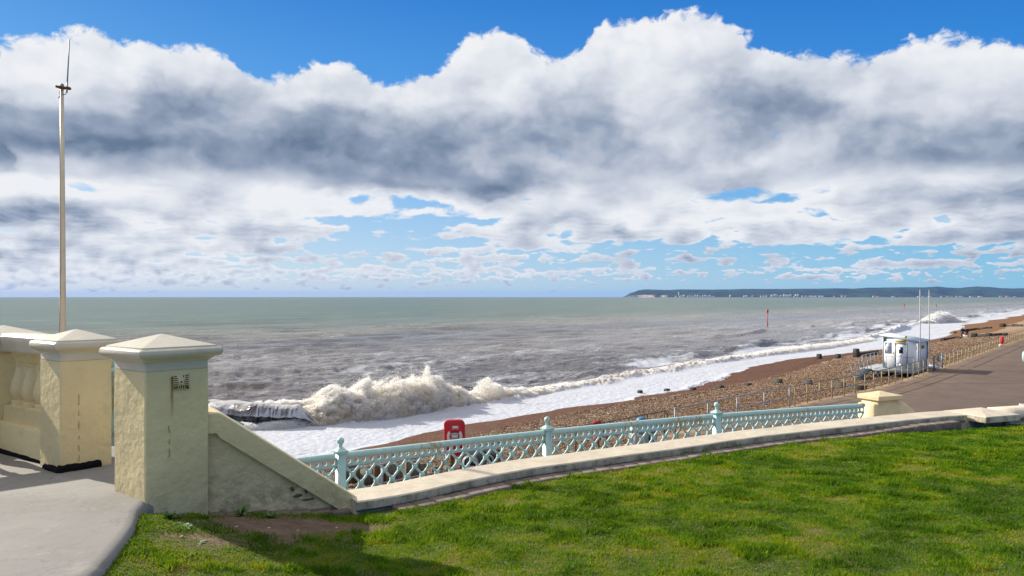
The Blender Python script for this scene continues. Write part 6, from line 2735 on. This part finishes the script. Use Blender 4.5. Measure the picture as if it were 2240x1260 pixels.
def town():
    r = random.Random(4)
    D = 9700.0
    s = D / F
    specs = []
    for px in (1478.5, 1488, 1492, 1497, 1506, 1510, 1515, 1521, 1527, 1532, 1538, 1544, 1550, 1553, 1557, 1562, 1598, 1628, 1633):
        specs.append((px, r.uniform(2.5, 4.5), r.uniform(2.0, 4.6), 'house'))
    for px in (1647, 1665, 1671, 1677, 1688, 1693, 1696, 1700, 1703, 1709, 1716, 1721, 1726, 1730, 1738, 1741, 1746, 1756, 1764, 1768, 1772, 1776, 1780, 1785, 1794, 1800, 1825, 1842, 1850):
        specs.append((px, r.uniform(2.5, 4.2), r.uniform(2.2, 5.8 if 1685 < px < 1750 else 3.2), r.choice(['house', 'house', 'house_warm'])))
    for px in (1912, 1922, 1955, 2010, 2020, 2035, 2060, 2075, 2082, 2095, 2104, 2125, 2145, 2190, 2205, 2222):
        specs.append((px, r.uniform(4, 9), r.uniform(1.3, 2.2), r.choice(['house', 'house_warm'])))
    for px, w, h, m in specs:
        b = MB()
        x = (px - 1120) * s
        ww, hh = w * s, h * s
        d = 14.0
        b.quad_block([(x - ww / 2, D, SEA_Z - 1), (x + ww / 2, D, SEA_Z - 1), (x + ww / 2, D + d, SEA_Z - 1), (x - ww / 2, D + d, SEA_Z - 1)],
                     [(x - ww / 2, D, SEA_Z + 3 + hh), (x + ww / 2, D, SEA_Z + 3 + hh), (x + ww / 2, D + d, SEA_Z + 3 + hh), (x - ww / 2, D + d, SEA_Z + 3 + hh)])
        b.quad_block([(x - ww / 2, D, SEA_Z + 3 + hh), (x + ww / 2, D, SEA_Z + 3 + hh), (x + ww / 2, D + d, SEA_Z + 3 + hh), (x - ww / 2, D + d, SEA_Z + 3 + hh)],
                     [(x - ww / 2, D + d * .48, SEA_Z + 4 + hh * 1.15), (x + ww / 2, D + d * .48, SEA_Z + 4 + hh * 1.15), (x + ww / 2, D + d * .52, SEA_Z + 4 + hh * 1.15), (x - ww / 2, D + d * .52, SEA_Z + 4 + hh * 1.15)])
        b.build('seafront_building', M[m], None, label='tiny pale building in the row along the foot of the distant downs', cat='building', group='buildings of the town across the bay')
    b = MB()
    x = (1484 - 1120) * s
    b.quad_block([(x - 4, D - 30, SEA_Z - 1), (x + 5, D - 30, SEA_Z - 1), (x + 5, D - 20, SEA_Z - 1), (x - 4, D - 20, SEA_Z - 1)], [(x - 4, D - 30, SEA_Z + 62), (x + 5, D - 30, SEA_Z + 62), (x + 5, D - 20, SEA_Z + 62), (x - 4, D - 20, SEA_Z + 62)])
    b.quad_block([(x - 4, D - 30, SEA_Z + 62), (x + 5, D - 30, SEA_Z + 62), (x + 5, D - 20, SEA_Z + 62), (x - 4, D - 20, SEA_Z + 62)], [(x - 2, D - 28, SEA_Z + 66), (x + 3, D - 28, SEA_Z + 66), (x + 3, D - 22, SEA_Z + 66), (x - 2, D - 22, SEA_Z + 66)])
    b.build('tower_block', M['house'], None, label='single pale tower rising over the left end of the distant town', cat='building')


town()


# ------------------------------------------------------------------ weeds and stones by the pillar
def weed(x, y, n, size, mat, label, seed, upright=0.5):
    r = random.Random(seed)
    z = float(lawn_z(np.array([x]), np.array([y]))[0])
    root = empty('weed', (x, y, z), label, 'plant')
    b = MB()
    for k in range(n):
        a = 2 * math.pi * k / n + r.uniform(-0.4, 0.4)
        l = size * r.uniform(0.6, 1.1)
        el = r.uniform(0.15, 1.0) * upright * 1.5
        d = Vector((math.cos(a) * math.cos(el), math.sin(a) * math.cos(el), math.sin(el)))
        sdv = Vector((-math.sin(a), math.cos(a), 0))
        w = l * 0.24
        P0 = Vector((x, y, z - 0.005))
        c = []
        for f, ww, dz in ((0.0, 0.15, 0), (0.3, 0.7, 0.01), (0.6, 1.0, 0.0), (0.85, 0.7, -0.02), (1.0, 0.08, -0.05)):
            q = P0 + d * (l * f) + Vector((0, 0, dz * l * 2))
            wv = w * ww * r.uniform(0.8, 1.2)
            c.append((q - sdv * wv, q + Vector((0, 0, -0.12 * w)), q + sdv * wv))
        for i in range(4):
            b.face([c[i][0], c[i][1], c[i + 1][1], c[i + 1][0]])
            b.face([c[i][1], c[i][2], c[i + 1][2], c[i + 1][1]])
    b.build('leaves', mat, root, True)


weed(-2.76, 6.42, 18, 0.085, M['weed'], 'bright leafy weed at the corner of the paving against the pillar', 1, 0.7)
weed(-2.55, 6.20, 15, 0.075, M['weed_pale'], 'pale shiny weed on the earth in front of the nearest pillar', 2, 0.35)
weed(-2.33, 5.93, 13, 0.065, M['weed_pale'], 'flat grey green weed in the bare earth patch', 3, 0.2)
weed(-2.36, 6.92, 18, 0.10, M['weed'], 'dark weed where the nearest pillar meets the wing wall', 4, 0.8)
weed(-2.30, 5.62, 12, 0.06, M['weed_pale'], 'pale weed half sunk in the grass below the bare patch', 5, 0.25)
weed(-2.12, 6.98, 14, 0.07, M['weed'], 'small green weed at the foot of the wing wall', 6, 0.7)
for px, d0, seed in ((1505, 0.0, 11), (1545, 0.0, 12), (1582, 0.0, 13), (1610, 0.0, 14), (1737, 0.0, 15), (1922, 0.0, 16)):
    k = np.argmin(np.abs(KERB[:, 0] / KERB[:, 1] - (px - 1120) / F))
    t = KERB[min(k + 1, len(KERB) - 1)] - KERB[k]
    t /= np.linalg.norm(t)
    q = KERB[k][:2] + np.array([t[1], -t[0]]) * 0.03
    r = random.Random(seed)
    root = empty('grass_tuft', (q[0], q[1], KERB_Z), 'dry tuft of grass sprouting between the bricks and the low curving wall', 'plant', 'tufts along the foot of the wall')
    b = MB()
    for j in range(26):
        a, l = r.uniform(0, 6.28), r.uniform(0.03, 0.085)
        p0 = Vector((q[0] + r.uniform(-0.08, 0.08) * t[0], q[1] + r.uniform(-0.08, 0.08) * t[1], KERB_Z - 0.005))
        tip = p0 + Vector((math.cos(a) * l * 0.5, math.sin(a) * l * 0.5, l))
        b.face([p0 + Vector((0.004, 0, 0)), p0 - Vector((0.004, 0, 0)), tip])
    b.build('blades', M['weed'], root)
for k, (x, y, s) in enumerate(((-2.0, 6.55, 0.015), (-1.78, 6.62, 0.011), (-1.52, 6.9, 0.013), (-2.48, 5.98, 0.015), (-1.25, 6.62, 0.014), (-2.22, 6.42, 0.013))):
    bm = bmesh.new()
    bmesh.ops.create_icosphere(bm, subdivisions=2, radius=s)
    for v in bm.verts:
        v.co = v.co * random.uniform(0.85, 1.1)
        v.co.z *= 0.6
    me = bpy.data.meshes.new('pebble')
    bm.to_mesh(me)
    bm.free()
    me.materials.append(M['pebble'])
    o = bpy.data.objects.new('pebble', me)
    o.location = (x, y, float(lawn_z(np.array([x]), np.array([y]))[0]) + s * 0.3)
    COL.objects.link(o)
    tag(o, 'small pale pebble lying on the bare earth by the wing wall', 'pebble', 'pebbles on the bare earth')

# ------------------------------------------------------------------ air over the bay
HAZE = 1.0
if HAZE:
    hm = bpy.data.materials.new('haze')
    hm.use_nodes = True
    ht = NT(hm.node_tree)
    ht.n.clear()
    ho = ht.n.new('ShaderNodeOutputMaterial')
    pv = ht.n.new('ShaderNodeVolumePrincipled')
    pv.inputs['Color'].default_value = (0.27, 0.51, 0.98, 1)
    pv.inputs['Density'].default_value = 2.5e-5
    pv.inputs['Anisotropy'].default_value = 0.0
    ht.l.new(pv.outputs[0], ho.inputs['Volume'])
    b = MB()
    b.box((0, 0, 88), (70000, 70000, 206), 0)
    o = b.build('haze', hm, None, kind='stuff')
    tag(o, 'thin blue sea air veiling the distant downs', 'haze')
